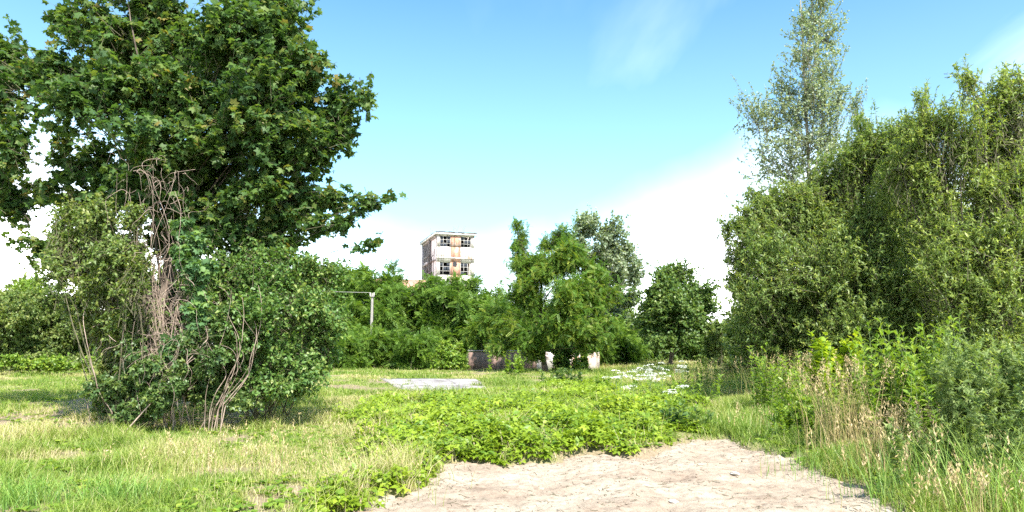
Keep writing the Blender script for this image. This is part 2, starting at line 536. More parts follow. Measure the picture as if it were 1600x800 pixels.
# concrete apron on the bank
m, nt, b = new_mat('weathered_concrete')
t_ = N(nt, 'ShaderNodeTexCoord')
na = N(nt, 'ShaderNodeTexNoise', Scale=1.1, Detail=8.0, Roughness=.68)
nb = N(nt, 'ShaderNodeTexNoise', Scale=14.0, Detail=5.0, Roughness=.7)
for q in (na, nb):
    nt.links.new(t_.outputs['Object'], q.inputs['Vector'])
c1 = ramp(nt, na.outputs[0], [(.38, (.15, .13, .13)), (.5, (.27, .25, .245)), (.60, (.38, .36, .34))])
c2 = ramp(nt, nb.outputs[0], [(.3, (.75, .73, .72)), (.6, (1, 1, 1))])
nt.links.new(mix_n(nt, 1.0, c1, c2, 'MULTIPLY'), b.inputs['Base Color'])
b.inputs['Roughness'].default_value = .9
M['concrete'] = m
M['concrete_pale'] = plain_mat('pale_concrete', (.24, .22, .20), .9, .2, 6)
A0, A1 = (-6.0, 35.5), (-1.75, 35.2)
B0, B1 = (-3.35, 26.6), (-0.7, 27.6)
acc = Acc(); ac2 = Acc()
for j in range(3):                       # cast bays with open joints between them
    s0, s1 = j / 3 + (.004 if j else 0), (j + 1) / 3 - .004
    u = np.linspace(s0, s1, 9); v = np.linspace(0, 1, 16)
    U, Vv = np.meshgrid(u, v)
    X = (A0[0] * (1 - U) + A1[0] * U) * Vv + (B0[0] * (1 - U) + B1[0] * U) * (1 - Vv)
    Y = (A0[1] * (1 - U) + A1[1] * U) * Vv + (B0[1] * (1 - U) + B1[1] * U) * (1 - Vv)
    grid(acc, X, Y, height(X, Y) + .03 + (fbm(X * 2, Y * 2, 77, 2) - .5) * .015)
o = tag(acc.build('concrete_apron', M['concrete']), kind='structure')
md = o.modifiers.new('thickness', 'SOLIDIFY'); md.thickness = .16; md.offset = -1
v = np.linspace(0, 1, 24)
cx_, cy2 = A0[0] * v + B0[0] * (1 - v) - .14, A0[1] * v + B0[1] * (1 - v)
for i in range(23):
    c = np.array(((cx_[i] + cx_[i + 1]) / 2, (cy2[i] + cy2[i + 1]) / 2, 0))
    c[2] = height(c[0], c[1]) - .045
    d_ = unit(np.array((cx_[i + 1] - cx_[i], cy2[i + 1] - cy2[i], 0.0)))
    box(ac2, c, (.405, .22, .2), np.array((d_, (-d_[1], d_[0], 0), (0, 0, 1))))
tag(ac2.build('concrete_kerb', M['concrete_pale']), kind='structure')
SLAB = np.array((B0, B1, A1, A0))

# ------------------------------------------------------------------ woody plants
def bez(a, b, c, k):
    t = np.linspace(0, 1, k)[:, None]
    return (1 - t) ** 2 * a + 2 * t * (1 - t) * b + t * t * c

def woody(name, label, cat, base, lobes, leaf, tpl, size, per_twig, twig_density, bark, trunk_r=.12, trunk_top=.6, stems=0, spread=.5,
          twig_len=.9, droop=.2, up=.3, group=None, lean=(0, 0), parts=('trunk', 'crown'), shell=.45, clump=7, limb_r=.3, flat=.8, tint_mul=1.0, wander=.12):
    """Tree or shrub: trunk or stems, limbs to the lobes of the crown, twigs, and leaves along the twigs."""
    base = np.asarray(base, float)
    wood, lf = Acc(), Acc()
    stem_list = []
    lobes = [(np.asarray(c, float), np.asarray(r, float), w) for c, r, w in lobes]
    top = max(c[2] for c, r, w in lobes)
    cm = np.mean([c for c, r, w in lobes], axis=0)
    if not stems:
        tt = base + np.array((lean[0], lean[1], (top - base[2]) * trunk_top))
        wander_t = .05 if trunk_top < .9 else .012
        tr = bez(base - np.array((0, 0, .15)), (base + tt) / 2 + np.array((*(rng.normal(size=2) * wander_t * (top - base[2])), 0)), tt, 12)
        rr = np.linspace(trunk_r, trunk_r * (.5 if trunk_top < .85 else .15), 12)
        wander_t = .05 if trunk_top < .9 else .012; rr[0] *= 1.5; rr[1] *= 1.15
        tubes(wood, tr[None], rr[None], 10)
    for c, r, w in lobes:
        if stems:
            a = base + np.array((*(rng.normal(size=2) * spread), -.1))
            k0 = trunk_r * .5
        else:
            f = np.clip((c[2] - base[2]) / (top - base[2]) * .75 + rng.normal() * .06, .25, .98)
            a = tr[int(f * 11)]
            k0 = trunk_r * limb_r * (1.25 - f * .5) * np.clip(np.mean(r) / 1.2, .35, 1)
        mid = (a + c) / 2 + rng.normal(size=3) * wander * np.linalg.norm(c - a) + np.array((0, 0, .12 * np.linalg.norm(c - a)))
        limb = bez(a, mid, c, 9)
        if stems:
            wood = Acc(); stem_list.append(wood)
        tubes(wood, limb[None], np.linspace(k0, k0 * .3, 9)[None], 6)
        # twig ends gathered in clumps near the shell of the lobe
        vol = r[0] * r[1] * r[2]
        n = max(6, int(twig_density * vol ** .75 * w))
        ncl = max(3, int(clump * vol ** .5))
        cc = rnd_unit(ncl) * (rng.random((ncl, 1)) ** shell)
        cc[:, 2] = np.where(cc[:, 2] < -.5, cc[:, 2] * flat, cc[:, 2])
        which = rng.integers(0, ncl, n)
        e = cc[which] + rng.normal(size=(n, 3)) * .26
        E = c + e * r
        out = unit(e * r + 1e-6)
        L = twig_len * (.6 + .6 * rng.random((n, 1)))
        dirn = unit(out * .8 + rng.normal(size=(n, 3)) * .5 + np.array((0, 0, up)))
        st = E - dirn * L
        back = limb[rng.integers(4, 9, n)]
        st = st * .65 + back * .35
        md_ = (st + E) / 2 + np.array((0, 0, .10)) * L
        t = np.linspace(0, 1, 4)[None, :, None]
        Pt = (1 - t) ** 2 * st[:, None] + 2 * t * (1 - t) * md_[:, None] + t * t * E[:, None]
        lf.cur = 1
        tubes(lf, Pt, np.linspace(.009, .0025, 4)[None] * min(1.6, twig_len ** .5), 3)
        lf.cur = 0
        m_ = per_twig
        ts = np.clip(rng.random((n, m_)) ** .75 * .9 + .12, 0, 1)
        q = (1 - ts)[..., None] ** 2 * st[:, None] + (2 * ts * (1 - ts))[..., None] * md_[:, None] + (ts ** 2)[..., None] * E[:, None]
        td = unit(2 * (1 - ts)[..., None] * (md_ - st)[:, None] + 2 * ts[..., None] * (E - md_)[:, None])
        q = q.reshape(-1, 3); td = td.reshape(-1, 3)
        k = len(q)
        D = td * .7 + rng.normal(size=(k, 3)) * .75 + np.array((0, 0, -droop))
        Nn = np.array((0, 0, 1.0)) + rng.normal(size=(k, 3)) * .55 + np.repeat(out, m_, 0) * .35
        cl_t = rng.random(ncl)[which]
        tint = np.clip((rng.random(k) * .75 + np.repeat(cl_t, m_) * .25) * tint_mul + .1 * (ts.ravel() > .93), 0, 1)
        scatter(lf, tpl, q, D, Nn, size * (.65 + .6 * rng.random(k)), tint)
    root = empty(name, base, label, cat, group)
    for w_ in (stem_list if stems else [wood]):
        w_.build(parts[0], bark, root, True, base)
    lf.build(parts[1], [leaf, M['twig']], root, False, base)
    return root

def lobe(px, py, rx, ry, d, rz=None, w=1.0):
    """A crown lobe seen at a pixel with pixel radii, at distance d."""
    k = d / FPX
    return (P(px, py, d), (rx * k, (rz if rz is not None else (rx + ry) * .5) * k, ry * k), w)

def gbase(px, d):
    x = (px - 800) / FPX * d
    return np.array((x, d, float(ground_h(x, d))))

T_MAPLE = tpl_palm(5, .58)
T_WILLOW = tpl_simple(.15, .1, .2)
T_OVAL = tpl_simple(.30, .14, .15)
T_BROAD = tpl_simple(.42, .10, .15, .4)
T_PIN = tpl_pinnate(6, .075, .24)
T_TRI = tpl_trifol()

# --- the big maple
mp_l = [(200, 40, 105, 85, 17.2), (285, 40, 36, 40, 18.6), (415, 40, 100, 75, 17.4), (470, 90, 60, 60, 16.9), (75, 105, 85, 55, 17.1), (20, 100, 55, 55, 18.2),
        (300, 140, 100, 90, 16.6), (150, 150, 90, 70, 16.5), (500, 160, 62, 60, 17.6), (550, 160, 34, 44, 17.2), (400, 180, 100, 85, 16.5), (230, 220, 90, 70, 16.2),
        (350, 240, 100, 80, 18.8), (460, 250, 65, 65, 17.0), (440, 310, 75, 55, 17.8), (200, 280, 100, 70, 18.4), (120, 250, 40, 50, 17.6), (15, 235, 36, 55, 17.4), (30, 320, 50, 42, 18.4),
        (45, 385, 48, 26, 17.4), (480, 335, 40, 22, 17.2), (568, 150, 26, 34, 17.0), (548, 195, 30, 30, 17.4), (310, 350, 50, 26, 18.4), (370, 385, 40, 20, 17.4), (250, 350, 40, 36, 18.6), (340, 360, 60, 32, 16.8), (430, 355, 55, 28, 17.1), (290, 380, 50, 30, 17.6), (390, 300, 60, 45, 16.8), (460, 300, 50, 40, 18.2), (100, 380, 60, 36, 17.0), (70, 300, 30, 36, 17.8), (505, 352, 36, 16, 17.3), (500, 300, 40, 40, 17.4), (235, 10, 60, 60, 17.0), (-40, 130, 60, 80, 17), (-30, 260, 40, 80, 17.6), (225, 120, 70, 60, 16.4), (350, 60, 80, 70, 16.7), (520, 215, 40, 50, 17.1), (120, 330, 70, 55, 17.2), (330, 340, 100, 45, 17.6), (270, 290, 70, 60, 16.6), (150, 400, 70, 45, 18.4), (400, 360, 70, 30, 17.0), (300, 70, 80, 70, 19.6), (400, 130, 90, 80, 19.8), (180, 110, 90, 80, 19.6),
        (540, 345, 30, 16, 17.1), (575, 325, 30, 18, 17.0), (608, 308, 22, 13, 16.8), (582, 378, 15, 15, 16.8),
        (200, -60, 110, 70, 17.4), (400, -55, 100, 60, 17.6), (90, 20, 40, 30, 17.5)]
woody('maple_tree', 'tall dark green broadleaf tree with lobed leaves, wrapped in dry vines, on the grass', 'tree', gbase(232, 17.3),
      [lobe(a, b_, c, d_, e) for a, b_, c, d_, e in mp_l], M['maple'], T_MAPLE, .122, 13, 128, M['bark'], .15, .7, twig_len=.8, droop=.35, up=.15, clump=6, limb_r=.22, lean=(.5, 0), shell=.4)

# --- growth round the foot of the maple
woody('elder_shrub', 'pale olive small-leaved shrub growing against the left of the vine-wrapped trunk', 'shrub', gbase(205, 15.2),
      [lobe(140, 330, 45, 45, 15.2), lobe(175, 380, 60, 50, 14.6), lobe(110, 400, 50, 45, 15.3), lobe(165, 440, 60, 45, 14.8), lobe(205, 500, 50, 60, 15.4), lobe(120, 465, 36, 36, 16.0), lobe(155, 500, 40, 40, 15.8), lobe(170, 555, 36, 40, 15.6), lobe(95, 350, 30, 34, 15.4), lobe(210, 340, 30, 30, 14.6), lobe(200, 430, 40, 40, 14.2)],
      M['shrub'], T_OVAL, .085, 16, 620, M['twig'], .035, stems=1, spread=.12, twig_len=.6, parts=('stem', 'foliage'))
woody('round_shrub', 'dense rounded dark shrub with small leaves, right of the vine-wrapped trunk', 'shrub', gbase(420, 16.6),
      [lobe(420, 440, 85, 55, 16.4), lobe(480, 480, 62, 60, 16.2), lobe(395, 520, 75, 60, 15.6), lobe(460, 550, 65, 50, 16.0), lobe(350, 470, 55, 60, 16.8), lobe(430, 590, 50, 35, 15.8), lobe(510, 540, 36, 36, 16.4), lobe(490, 420, 45, 38, 16.8), lobe(445, 395, 40, 25, 16.6), lobe(360, 560, 50, 45, 16.2), lobe(415, 490, 80, 70, 17.6), lobe(400, 605, 55, 30, 15.6), lobe(350, 410, 36, 32, 17.0), lobe(395, 385, 36, 28, 17.0), lobe(330, 450, 36, 40, 17.2), lobe(460, 600, 40, 26, 15.8), lobe(370, 610, 40, 30, 15.8), lobe(520, 500, 26, 40, 16.4)],
      M['shrub_dark'], T_OVAL, .095, 20, 520, M['twig'], .04, stems=1, spread=.3, twig_len=.6, parts=('stem', 'foliage'))
woody('thicket_shrub', 'dark leafy shrub in the shade behind the vine-wrapped trunk', 'shrub', gbase(220, 18.4),
      [lobe(190, 480, 50, 70, 18.4), lobe(250, 470, 60, 80, 18.2), lobe(310, 500, 60, 80, 18.4), lobe(200, 550, 45, 40, 18.0), lobe(290, 580, 60, 50, 17.8)],
      M['shrub_dark'], T_OVAL, .10, 14, 380, M['twig'], .05, stems=1, spread=.4, twig_len=.6, parts=('stem', 'foliage'))
woody('bramble_bush', 'low bramble bush with broad leaves around the foot of the vine-wrapped trunk', 'bush', gbase(230, 15.6),
      [lobe(200, 600, 45, 35, 15.2), lobe(170, 630, 28, 25, 15.2), lobe(250, 620, 45, 32, 14.9), lobe(300, 600, 40, 36, 15.4), lobe(330, 630, 30, 22, 15.2), lobe(215, 640, 45, 18, 14.8), lobe(240, 580, 26, 20, 14.5), lobe(210, 545, 24, 22, 14.8), lobe(275, 590, 24, 24, 14.5), lobe(165, 600, 24, 26, 14.9), lobe(330, 560, 20, 30, 14.7), lobe(300, 530, 24, 24, 14.7), lobe(350, 500, 20, 26, 15.0), lobe(385, 625, 30, 20, 15.4)],
      M['bramble'], T_TRI, .085, 12, 900, M['drystem'], .03, stems=1, spread=.5, twig_len=.5, droop=.1, parts=('cane', 'foliage'))
woody('hop_vine', 'climbing vine with large blue-green lobed leaves hanging beside the dry stems', 'vine', gbase(300, 15.4),
      [lobe(290, 350, 22, 18, 15.2), lobe(298, 385, 28, 24, 14.9), lobe(305, 420, 30, 28, 14.8), lobe(300, 465, 24, 26, 14.8), lobe(312, 500, 18, 22, 14.8), lobe(262, 545, 14, 20, 14.9)],
      M['hop'], tpl_palm(5, .6), .10, 9, 560, M['drystem'], .03, stems=1, spread=.15, twig_len=.4, droop=.7, up=0, parts=('stem', 'foliage'))

# dry vine stems winding up the trunk and looping out of it
def wobble(k, amp):
    w = np.cumsum(rng.normal(size=(k + 8, 3)), axis=0)
    ker = np.hanning(9)[1:-1]; ker /= ker.sum()
    w = np.stack([np.convolve(w[:, c], ker, 'same') for c in range(3)], 1)[4:-4]
    return (w - w[0]) * np.asarray(amp)

acc = Acc()
b0 = gbase(235, 15.9)
for i in range(64):
    px0 = rng.normal(245, 36); d0 = 14.9 + rng.random() * 1.0
    top_y = rng.choice((280, 360, 420, 470, 520)) + rng.normal() * 25
    px1 = 228 + (px0 - 245) * (.25 if top_y < 400 else .8) + rng.normal() * 12
    lowy = 652 if rng.random() < .25 else rng.uniform(520, 610)
    k = 26
    t = np.linspace(0, 1, k)
    pts = np.array([P(px0 + (px1 - px0) * a, lowy + (top_y - lowy) * a, d0 - .25 * math.sin(a * 3)) for a in t]) + wobble(k, (.055, .05, .03))
    if lowy == 652:
        pts[0, 2] = ground_h(pts[0, 0], pts[0, 1]) - .05
    r = rng.uniform(.003, .009) * (2.0 if i < 6 else 1)
    tubes(acc, pts[None], np.linspace(r, r * .4, k)[None], 5, rng.random(1))
for i in range(210):                                    # loose loops and hanging ends
    c = P(rng.normal(252, 42), rng.choice((290, 400, 470, 520, 560)) + rng.normal() * 30, 14.35 + rng.random() * 1.0)
    k = 16
    t = np.linspace(0, 1, k)[:, None]
    a = wobble(k, (.05, .05, .05)) + t * rnd_unit(1) * rng.uniform(.2, .8) - t ** 2 * np.array((0, 0, .55))
    r = rng.uniform(.0025, .006)
    tubes(acc, (c + a)[None], np.linspace(r, r * .3, k)[None], 4)
for i in range(9):                                      # right-hand bundle by the round shrub
    px0 = rng.normal(335, 10); sw = rng.uniform(10, 65); hh_ = rng.uniform(90, 230)
    k = 22; t = np.linspace(0, 1, k)
    pts = np.array([P(px0 + sw * math.sin(a * 2.2), 646 - hh_ * a, 15.0 - .3 * a) for a in t]) + wobble(k, (.045, .04, .02))
    pts[0, 2] = ground_h(pts[0, 0], pts[0, 1]) - .05
    r = rng.uniform(.005, .012)
    tubes(acc, pts[None], np.linspace(r, r * .4, k)[None], 5)
o = acc.build('dry_vine', M['drystem'], None, True, b0)
tag(o, 'tangle of dry leafless vine stems climbing the trunk of the big tree', 'vine')

# --- right-hand trees
woody('poplar_tree', 'tall slender poplar with sparse silvery leaves rising behind the willows', 'tree', gbase(1275, 30),
      [lobe(1275, -60, 45, 50, 30), lobe(1275, 25, 52, 45, 30), lobe(1250, 70, 45, 40, 29), lobe(1290, 100, 45, 45, 30.5), lobe(1260, 150, 60, 50, 30), lobe(1215, 170, 26, 70, 30), lobe(1175, 175, 28, 55, 29.5), lobe(1190, 235, 30, 40, 29.5),
       lobe(1290, 210, 55, 60, 30), lobe(1345, 180, 18, 45, 30.5), lobe(1325, 230, 34, 40, 30), lobe(1240, 260, 60, 55, 30), lobe(1300, 300, 70, 60, 30), lobe(1210, 300, 40, 40, 30), lobe(1260, 380, 80, 60, 30.5), lobe(1265, 215, 50, 50, 29.4), lobe(1280, 150, 40, 50, 29.4), lobe(1300, 50, 30, 40, 30.4), lobe(1262, 40, 26, 36, 29.6), lobe(1285, -20, 34, 40, 30), lobe(1225, 130, 30, 40, 30), lobe(1310, 150, 26, 36, 30.2), lobe(1345, 160, 14, 36, 30.4)],
      M['poplar'], T_BROAD, .092, 15, 80, M['greybark'], .12, .95, twig_len=.9, up=.75, droop=.5, shell=.5, limb_r=.25, lean=(0, 0), clump=7)
W1 = [(1420, 210, 46, 40, 20.5), (1375, 215, 44, 40, 21.5), (1350, 240, 40, 40, 22), (1200, 315, 50, 40, 22.5), (1262, 285, 60, 45, 22.5), (1330, 262, 60, 50, 22), (1395, 238, 46, 48, 22), (1440, 300, 60, 60, 22), (1160, 355, 26, 26, 22), (1245, 350, 75, 65, 22), (1180, 400, 45, 60, 21.5), (1300, 330, 70, 60, 22.5), (1210, 470, 75, 70, 21.5), (1300, 440, 95, 85, 21), (1370, 370, 75, 75, 21.5), (1400, 460, 90, 80, 20.5), (1340, 520, 90, 60, 20.5), (1180, 520, 50, 50, 22), (1260, 550, 70, 50, 21.5), (1155, 450, 22, 30, 22), (1430, 540, 80, 60, 20), (1132, 350, 16, 18, 22), (1150, 345, 16, 16, 22), (1160, 395, 18, 30, 22), (1138, 400, 9, 16, 22), (1165, 330, 10, 14, 22), (1240, 590, 80, 40, 21.5), (1340, 580, 90, 40, 20.5)]
woody('willow_bush', 'broad rounded willow with fine grey-green leaves, in front of the poplar', 'tree', gbase(1300, 22),
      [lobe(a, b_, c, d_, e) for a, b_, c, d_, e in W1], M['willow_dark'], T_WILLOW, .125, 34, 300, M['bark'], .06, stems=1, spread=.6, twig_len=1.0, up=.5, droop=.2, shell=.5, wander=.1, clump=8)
W2 = [(1440, 165, 26, 42, 18.4), (1418, 195, 36, 40, 19), (1565, 128, 34, 44, 18.2), (1602, 112, 36, 46, 18), (1470, 250, 50, 60, 18.6), (1425, 260, 50, 60, 19.4), (1530, 240, 50, 60, 18.8), (1512, 115, 20, 40, 18), (1480, 165, 34, 44, 18), (1545, 150, 36, 44, 18.2), (1590, 150, 36, 44, 18), (1440, 205, 26, 44, 18.3), (1500, 215, 48, 50, 18), (1550, 190, 48, 45, 18.3), (1590, 200, 40, 45, 18), (1440, 265, 40, 50, 18.6), (1400, 245, 42, 40, 19), (1545, 280, 60, 55, 17.8), (1600, 290, 60, 60, 18), (1460, 340, 55, 55, 18.5), (1540, 370, 65, 60, 17.6), (1610, 390, 60, 60, 17.6),
      (1480, 430, 70, 60, 18), (1560, 460, 70, 60, 17.4), (1640, 200, 50, 50, 18.5), (1650, 480, 60, 60, 17.6), (1500, 520, 70, 50, 17.8), (1590, 540, 70, 50, 17.4), (1680, 330, 60, 60, 18)]
woody('willow_tree', 'taller yellow-green willow with upright stems and sky showing through its top', 'tree', gbase(1560, 18),
      [lobe(a, b_, c, d_, e) for a, b_, c, d_, e in W2], M['willow'], T_WILLOW, .115, 34, 185, M['bark'], .05, stems=1, spread=.6, twig_len=1.1, up=.9, droop=.1, shell=.55, wander=.08)
woody('backing_tree', 'dark dense tree filling the shade behind the two willows', 'tree', gbase(1480, 27),
      [lobe(1380, 330, 90, 80, 27), lobe(1480, 400, 110, 90, 27), lobe(1580, 330, 90, 100, 26), lobe(1580, 470, 110, 90, 25), lobe(1350, 460, 110, 90, 27), lobe(1460, 530, 130, 60, 25), lobe(1660, 420, 100, 120, 25), lobe(1240, 500, 100, 70, 28)],
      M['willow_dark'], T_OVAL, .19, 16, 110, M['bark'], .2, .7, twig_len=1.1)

# --- middle distance
woody('locust_tree', 'feathery locust tree with a forked top standing in front of the old wall', 'tree', gbase(852, 44),
      [lobe(808, 372, 14, 24, 44), lobe(812, 402, 13, 20, 44), lobe(806, 355, 9, 12, 44), lobe(815, 425, 28, 30, 44), lobe(865, 370, 26, 26, 44), lobe(850, 410, 40, 34, 43.5), lobe(892, 402, 38, 34, 43), lobe(925, 425, 32, 26, 43.5), lobe(820, 470, 40, 32, 43.5), lobe(880, 460, 50, 38, 42), lobe(935, 460, 32, 26, 43),
       lobe(830, 520, 40, 30, 43), lobe(890, 515, 50, 34, 42), lobe(915, 545, 20, 15, 42.5), lobe(826, 552, 24, 18, 43), lobe(780, 490, 26, 26, 44.5), lobe(790, 535, 24, 20, 44.5), lobe(945, 500, 24, 24, 43)],
      M['locust'], T_PIN, .38, 8, 130, M['bark'], .16, .85, twig_len=.8, droop=.25, up=.2, clump=5)
woody('grey_poplar_tree', 'airy grey-green poplar standing behind the forked locust tree', 'tree', gbase(950, 56),
      [lobe(915, 352, 34, 26, 53), lobe(955, 362, 28, 30, 53), lobe(975, 390, 26, 30, 53), lobe(992, 430, 20, 28, 53), lobe(900, 390, 30, 28, 56), lobe(945, 405, 34, 30, 56), lobe(975, 430, 26, 24, 56), lobe(985, 460, 22, 24, 56), lobe(940, 450, 36, 36, 56.5), lobe(950, 500, 40, 32, 56)],
      M['poplar'], T_BROAD, .20, 16, 105, M['greybark'], .2, .85, twig_len=1.0, up=.4, clump=5)
woody('round_tree', 'small round-headed tree on a bare dark trunk behind the white flowers', 'tree', gbase(1043, 48),
      [lobe(1050, 432, 34, 24, 48), lobe(1025, 455, 28, 32, 47.5), lobe(1085, 455, 30, 32, 47.5), lobe(1060, 480, 44, 36, 46.5), lobe(1100, 490, 24, 32, 48), lobe(1020, 505, 24, 34, 48), lobe(1055, 525, 46, 24, 47), lobe(1095, 530, 24, 20, 48), lobe(1050, 500, 50, 40, 49.5)],
      M['round'], T_BROAD, .18, 15, 200, M['bark'], .15, .7, twig_len=.7, up=.2, clump=6)

# row of ailanthus and locust below the tower
ROW = [(455, 418, 66, 62), (505, 414, 40, 64), (548, 408, 44, 60), (596, 422, 34, 58), (640, 440, 34, 60), (686, 430, 40, 58), (728, 444, 34, 59), (768, 452, 36, 61), (410, 430, 50, 63), (810, 470, 40, 62), (870, 480, 44, 63)]
LAB = ['leafy tree in the row, partly hidden by the rounded dark shrub', 'bright green tree peeping over the right side of the rounded shrub', 'bushy bright green tree right behind the utility pole wire',
       'feathery bright green tree just right of the utility pole', 'lowest feathery tree in the row, below the reddish low roof', 'tall feathery green tree directly below the ruined tower', 'feathery tree under the right edge of the ruined tower',
       'darker tree between the tower and the forked locust tree', 'background tree almost hidden behind the rounded shrub and the big trunk', 'dark tree seen through the left half of the forked locust tree', 'dark tree seen through the right half of the forked locust tree']
for (px, top, w, d), lab in zip(ROW, LAB):
    L = []
    for i in range(9):
        yy = top + 22 + (565 - top - 40) * (i / 8) ** .9
        ww = w * (.5 + .45 * min(1, i / 3))
        L.append(lobe(px + rng.normal() * w * .42, yy + rng.normal() * 6, ww * .72, 22 + 8 * rng.random(), d + rng.normal() * 1.2, w=1))
    L.append(lobe(px - w * .35, top + 20, w * .5, 20, d)); L.append(lobe(px + w * .35, top + 22, w * .5, 20, d)); L.append(lobe(px, top + 50, w * .9, 30, d + 1))
    woody('ailanthus_tree', lab, 'tree', gbase(px, d), L, M['ailanthus'], T_PIN, .60, 7, 62, M['bark'], .12, .8, twig_len=.9, droop=.3, up=.25, group='trees in the row below the tower', clump=5)

SHR = [('wall_shrub', 'small bush at the middle of the pale plastered wall', 878, 572, 16, 13, 47, 'locust', T_BROAD),
       ('wall_shrub', 'thin bush against the pale plastered wall near its right end', 908, 574, 12, 9, 47, 'herb', T_BROAD),
       ('background_shrub', 'bright shrub behind the right end of the plastered wall', 925, 505, 40, 46, 58, 'ailanthus', T_PIN),
       ('background_shrub', 'shrub in the gap between the big trunk and the rounded dark shrub, far behind', 300, 470, 60, 50, 40, 'shrub', T_OVAL),
       ('background_shrub', 'tall bushy shrub whose top rises highest at the left field edge', 40, 475, 60, 36, 52, 'herb', T_OVAL),
       ('background_shrub', 'bright bushy shrub seen between the left field edge and the trunk, in the sun', 120, 510, 50, 50, 51, 'shrub', T_OVAL),
       ('background_shrub', 'dark shrub closing the view under the willow, right of the thin sapling', 1170, 520, 50, 50, 34, 'round', T_BROAD),
       ('background_shrub', 'bright bushy shrub at the field edge, left end of the photo', 15, 500, 60, 55, 46, 'shrub', T_OVAL),
       ('background_shrub', 'olive green rounded shrub between the left field edge and the big tree', 85, 505, 50, 45, 48, 'shrub', T_OVAL),
       ('background_shrub', 'dark green shrub behind the left side of the vine-wrapped trunk', 150, 520, 45, 45, 50, 'ailanthus', T_BROAD),
       ('background_shrub', 'leafy shrub hiding the foot of the utility pole', 585, 535, 42, 32, 52, 'ailanthus', T_PIN),
       ('background_shrub', 'feathery shrub spilling onto the grass behind the concrete apron', 650, 545, 40, 34, 51, 'ailanthus', T_PIN),
       ('background_shrub', 'low pale green shrub at the left end of the brick wall', 700, 565, 30, 20, 49, 'herb', T_BROAD),
       ('background_shrub', 'drooping shrub at the foot of the bank right of the rounded dark shrub', 530, 545, 40, 34, 50, 'ailanthus', T_PIN),
       ('background_shrub', 'dark shrub over the shaded brick wall, left of the locust tree', 765, 515, 34, 34, 53, 'locust', T_PIN),
       ('background_shrub', 'green shrub filling the gap left of the round-headed tree', 972, 530, 34, 40, 54, 'ailanthus', T_PIN),
       ('background_shrub', 'pale shrub between the round-headed tree and the rounded willow', 1118, 530, 26, 34, 44, 'shrub', T_OVAL),
       ('background_shrub', 'light green shrub seen through the gap behind the locust tree', 960, 492, 40, 24, 70, 'herb', T_BROAD),
       ('background_shrub', 'shadowy shrub behind the trunk of the round-headed tree', 1015, 535, 40, 30, 60, 'round', T_BROAD),
       ('background_shrub', 'shadowy shrub at the right behind the round-headed tree', 1085, 530, 40, 30, 62, 'round', T_BROAD)]
for nm, lab, px, py, rx, ry, d, mt, tp in SHR:
    L = [lobe(px + rng.normal() * rx * .45, py + rng.normal() * ry * .35, rx * .55, ry * .5, d + rng.normal() * .8) for i in range(7)] + [lobe(px, py + ry * .4, rx * .8, ry * .5, d), lobe(px - rx * .4, 546, rx * .6, 18, d + .5), lobe(px + rx * .4, 546, rx * .6, 18, d + .5), lobe(px - rx * .5, 566, rx * .55, 16, d - .5), lobe(px + rx * .5, 566, rx * .55, 16, d - .5)]
    big = tp is T_PIN
    woody(nm, lab, 'shrub', gbase(px, d), L, M[mt], tp, .5 if big else .18, 7 if big else 15, 75 if big else 150, M['twig'], .08, stems=1, spread=.4, twig_len=.7, group='shrubs along the field edge', parts=('stem', 'foliage'), clump=6)
for px, d, lab in ((25, 40, 'low yellow-green plants at the field edge below the bright bushy shrub'), (120, 39, 'low yellow-green plants at the field edge beside the shadow of the big tree')):
    L = [lobe(px + (i - 2.5) * 22, 568 + rng.normal() * 3, 22, 12, d + rng.normal() * .5) for i in range(6)]
    woody('weed_thicket', lab, 'weeds', gbase(px, d), L, M['herb'], T_BROAD, .15, 12, 260, M['stalk'], .04, stems=1, spread=.8, twig_len=.4, parts=('stem', 'foliage'))

# far trees closing the gaps low on the horizon
for px, py, rx, ry, d, lab in ((30, 470, 60, 30, 75, 'distant olive tree above the left field edge'), (990, 515, 40, 25, 85, 'distant tree seen low between the poplar and the round-headed tree'),
                               (1130, 515, 36, 30, 80, 'distant tree seen low between the round-headed tree and the willow'), (230, 480, 60, 40, 70, 'distant tree behind the vine-wrapped trunk'), (330, 470, 70, 45, 72, 'distant tree behind the rounded dark shrub')):
    L = [lobe(px + rng.normal() * rx * .5, py + rng.normal() * ry * .4, rx * .5, ry * .6, d) for i in range(6)] + [lobe(px, py + 40, rx, 30, d)]
    woody('distant_tree', lab, 'tree', gbase(px, d), L, M['shrub'], T_BROAD, .32, 14, 60, M['bark'], .15, .7, twig_len=1.0, group='distant trees closing the horizon')

# ------------------------------------------------------------------ the ruined tower building
m, nt, b = new_mat('flaking_plaster')
t_ = N(nt, 'ShaderNodeTexCoord')
na = N(nt, 'ShaderNodeTexNoise', Scale=.55, Detail=7.0, Roughness=.65)
nb = N(nt, 'ShaderNodeTexNoise', Scale=3.0, Detail=6.0, Roughness=.7)
for q in (na, nb):
    nt.links.new(t_.outputs['Object'], q.inputs['Vector'])
br = N(nt, 'ShaderNodeTexBrick', Scale=4.0)
br.inputs['Color1'].default_value = (.36, .15, .09, 1); br.inputs['Color2'].default_value = (.46, .23, .14, 1); br.inputs['Mortar'].default_value = (.42, .36, .30, 1)
mpb = N(nt, 'ShaderNodeMapping'); mpb.inputs['Rotation'].default_value = (math.pi / 2, 0, 0)
nt.links.new(t_.outputs['Object'], mpb.inputs[0]); nt.links.new(mpb.outputs[0], br.inputs['Vector'])
att = N(nt, 'ShaderNodeAttribute', attribute_name='tint')
pl = ramp(nt, nb.outputs[0], [(.3, (.36, .32, .29)), (.55, (.52, .48, .44)), (.8, (.60, .57, .53))])
msk = math_n(nt, 'ADD', math_n(nt, 'MULTIPLY', math_n(nt, 'SUBTRACT', na.outputs[0], .5), 1.6), att.outputs['Fac'])
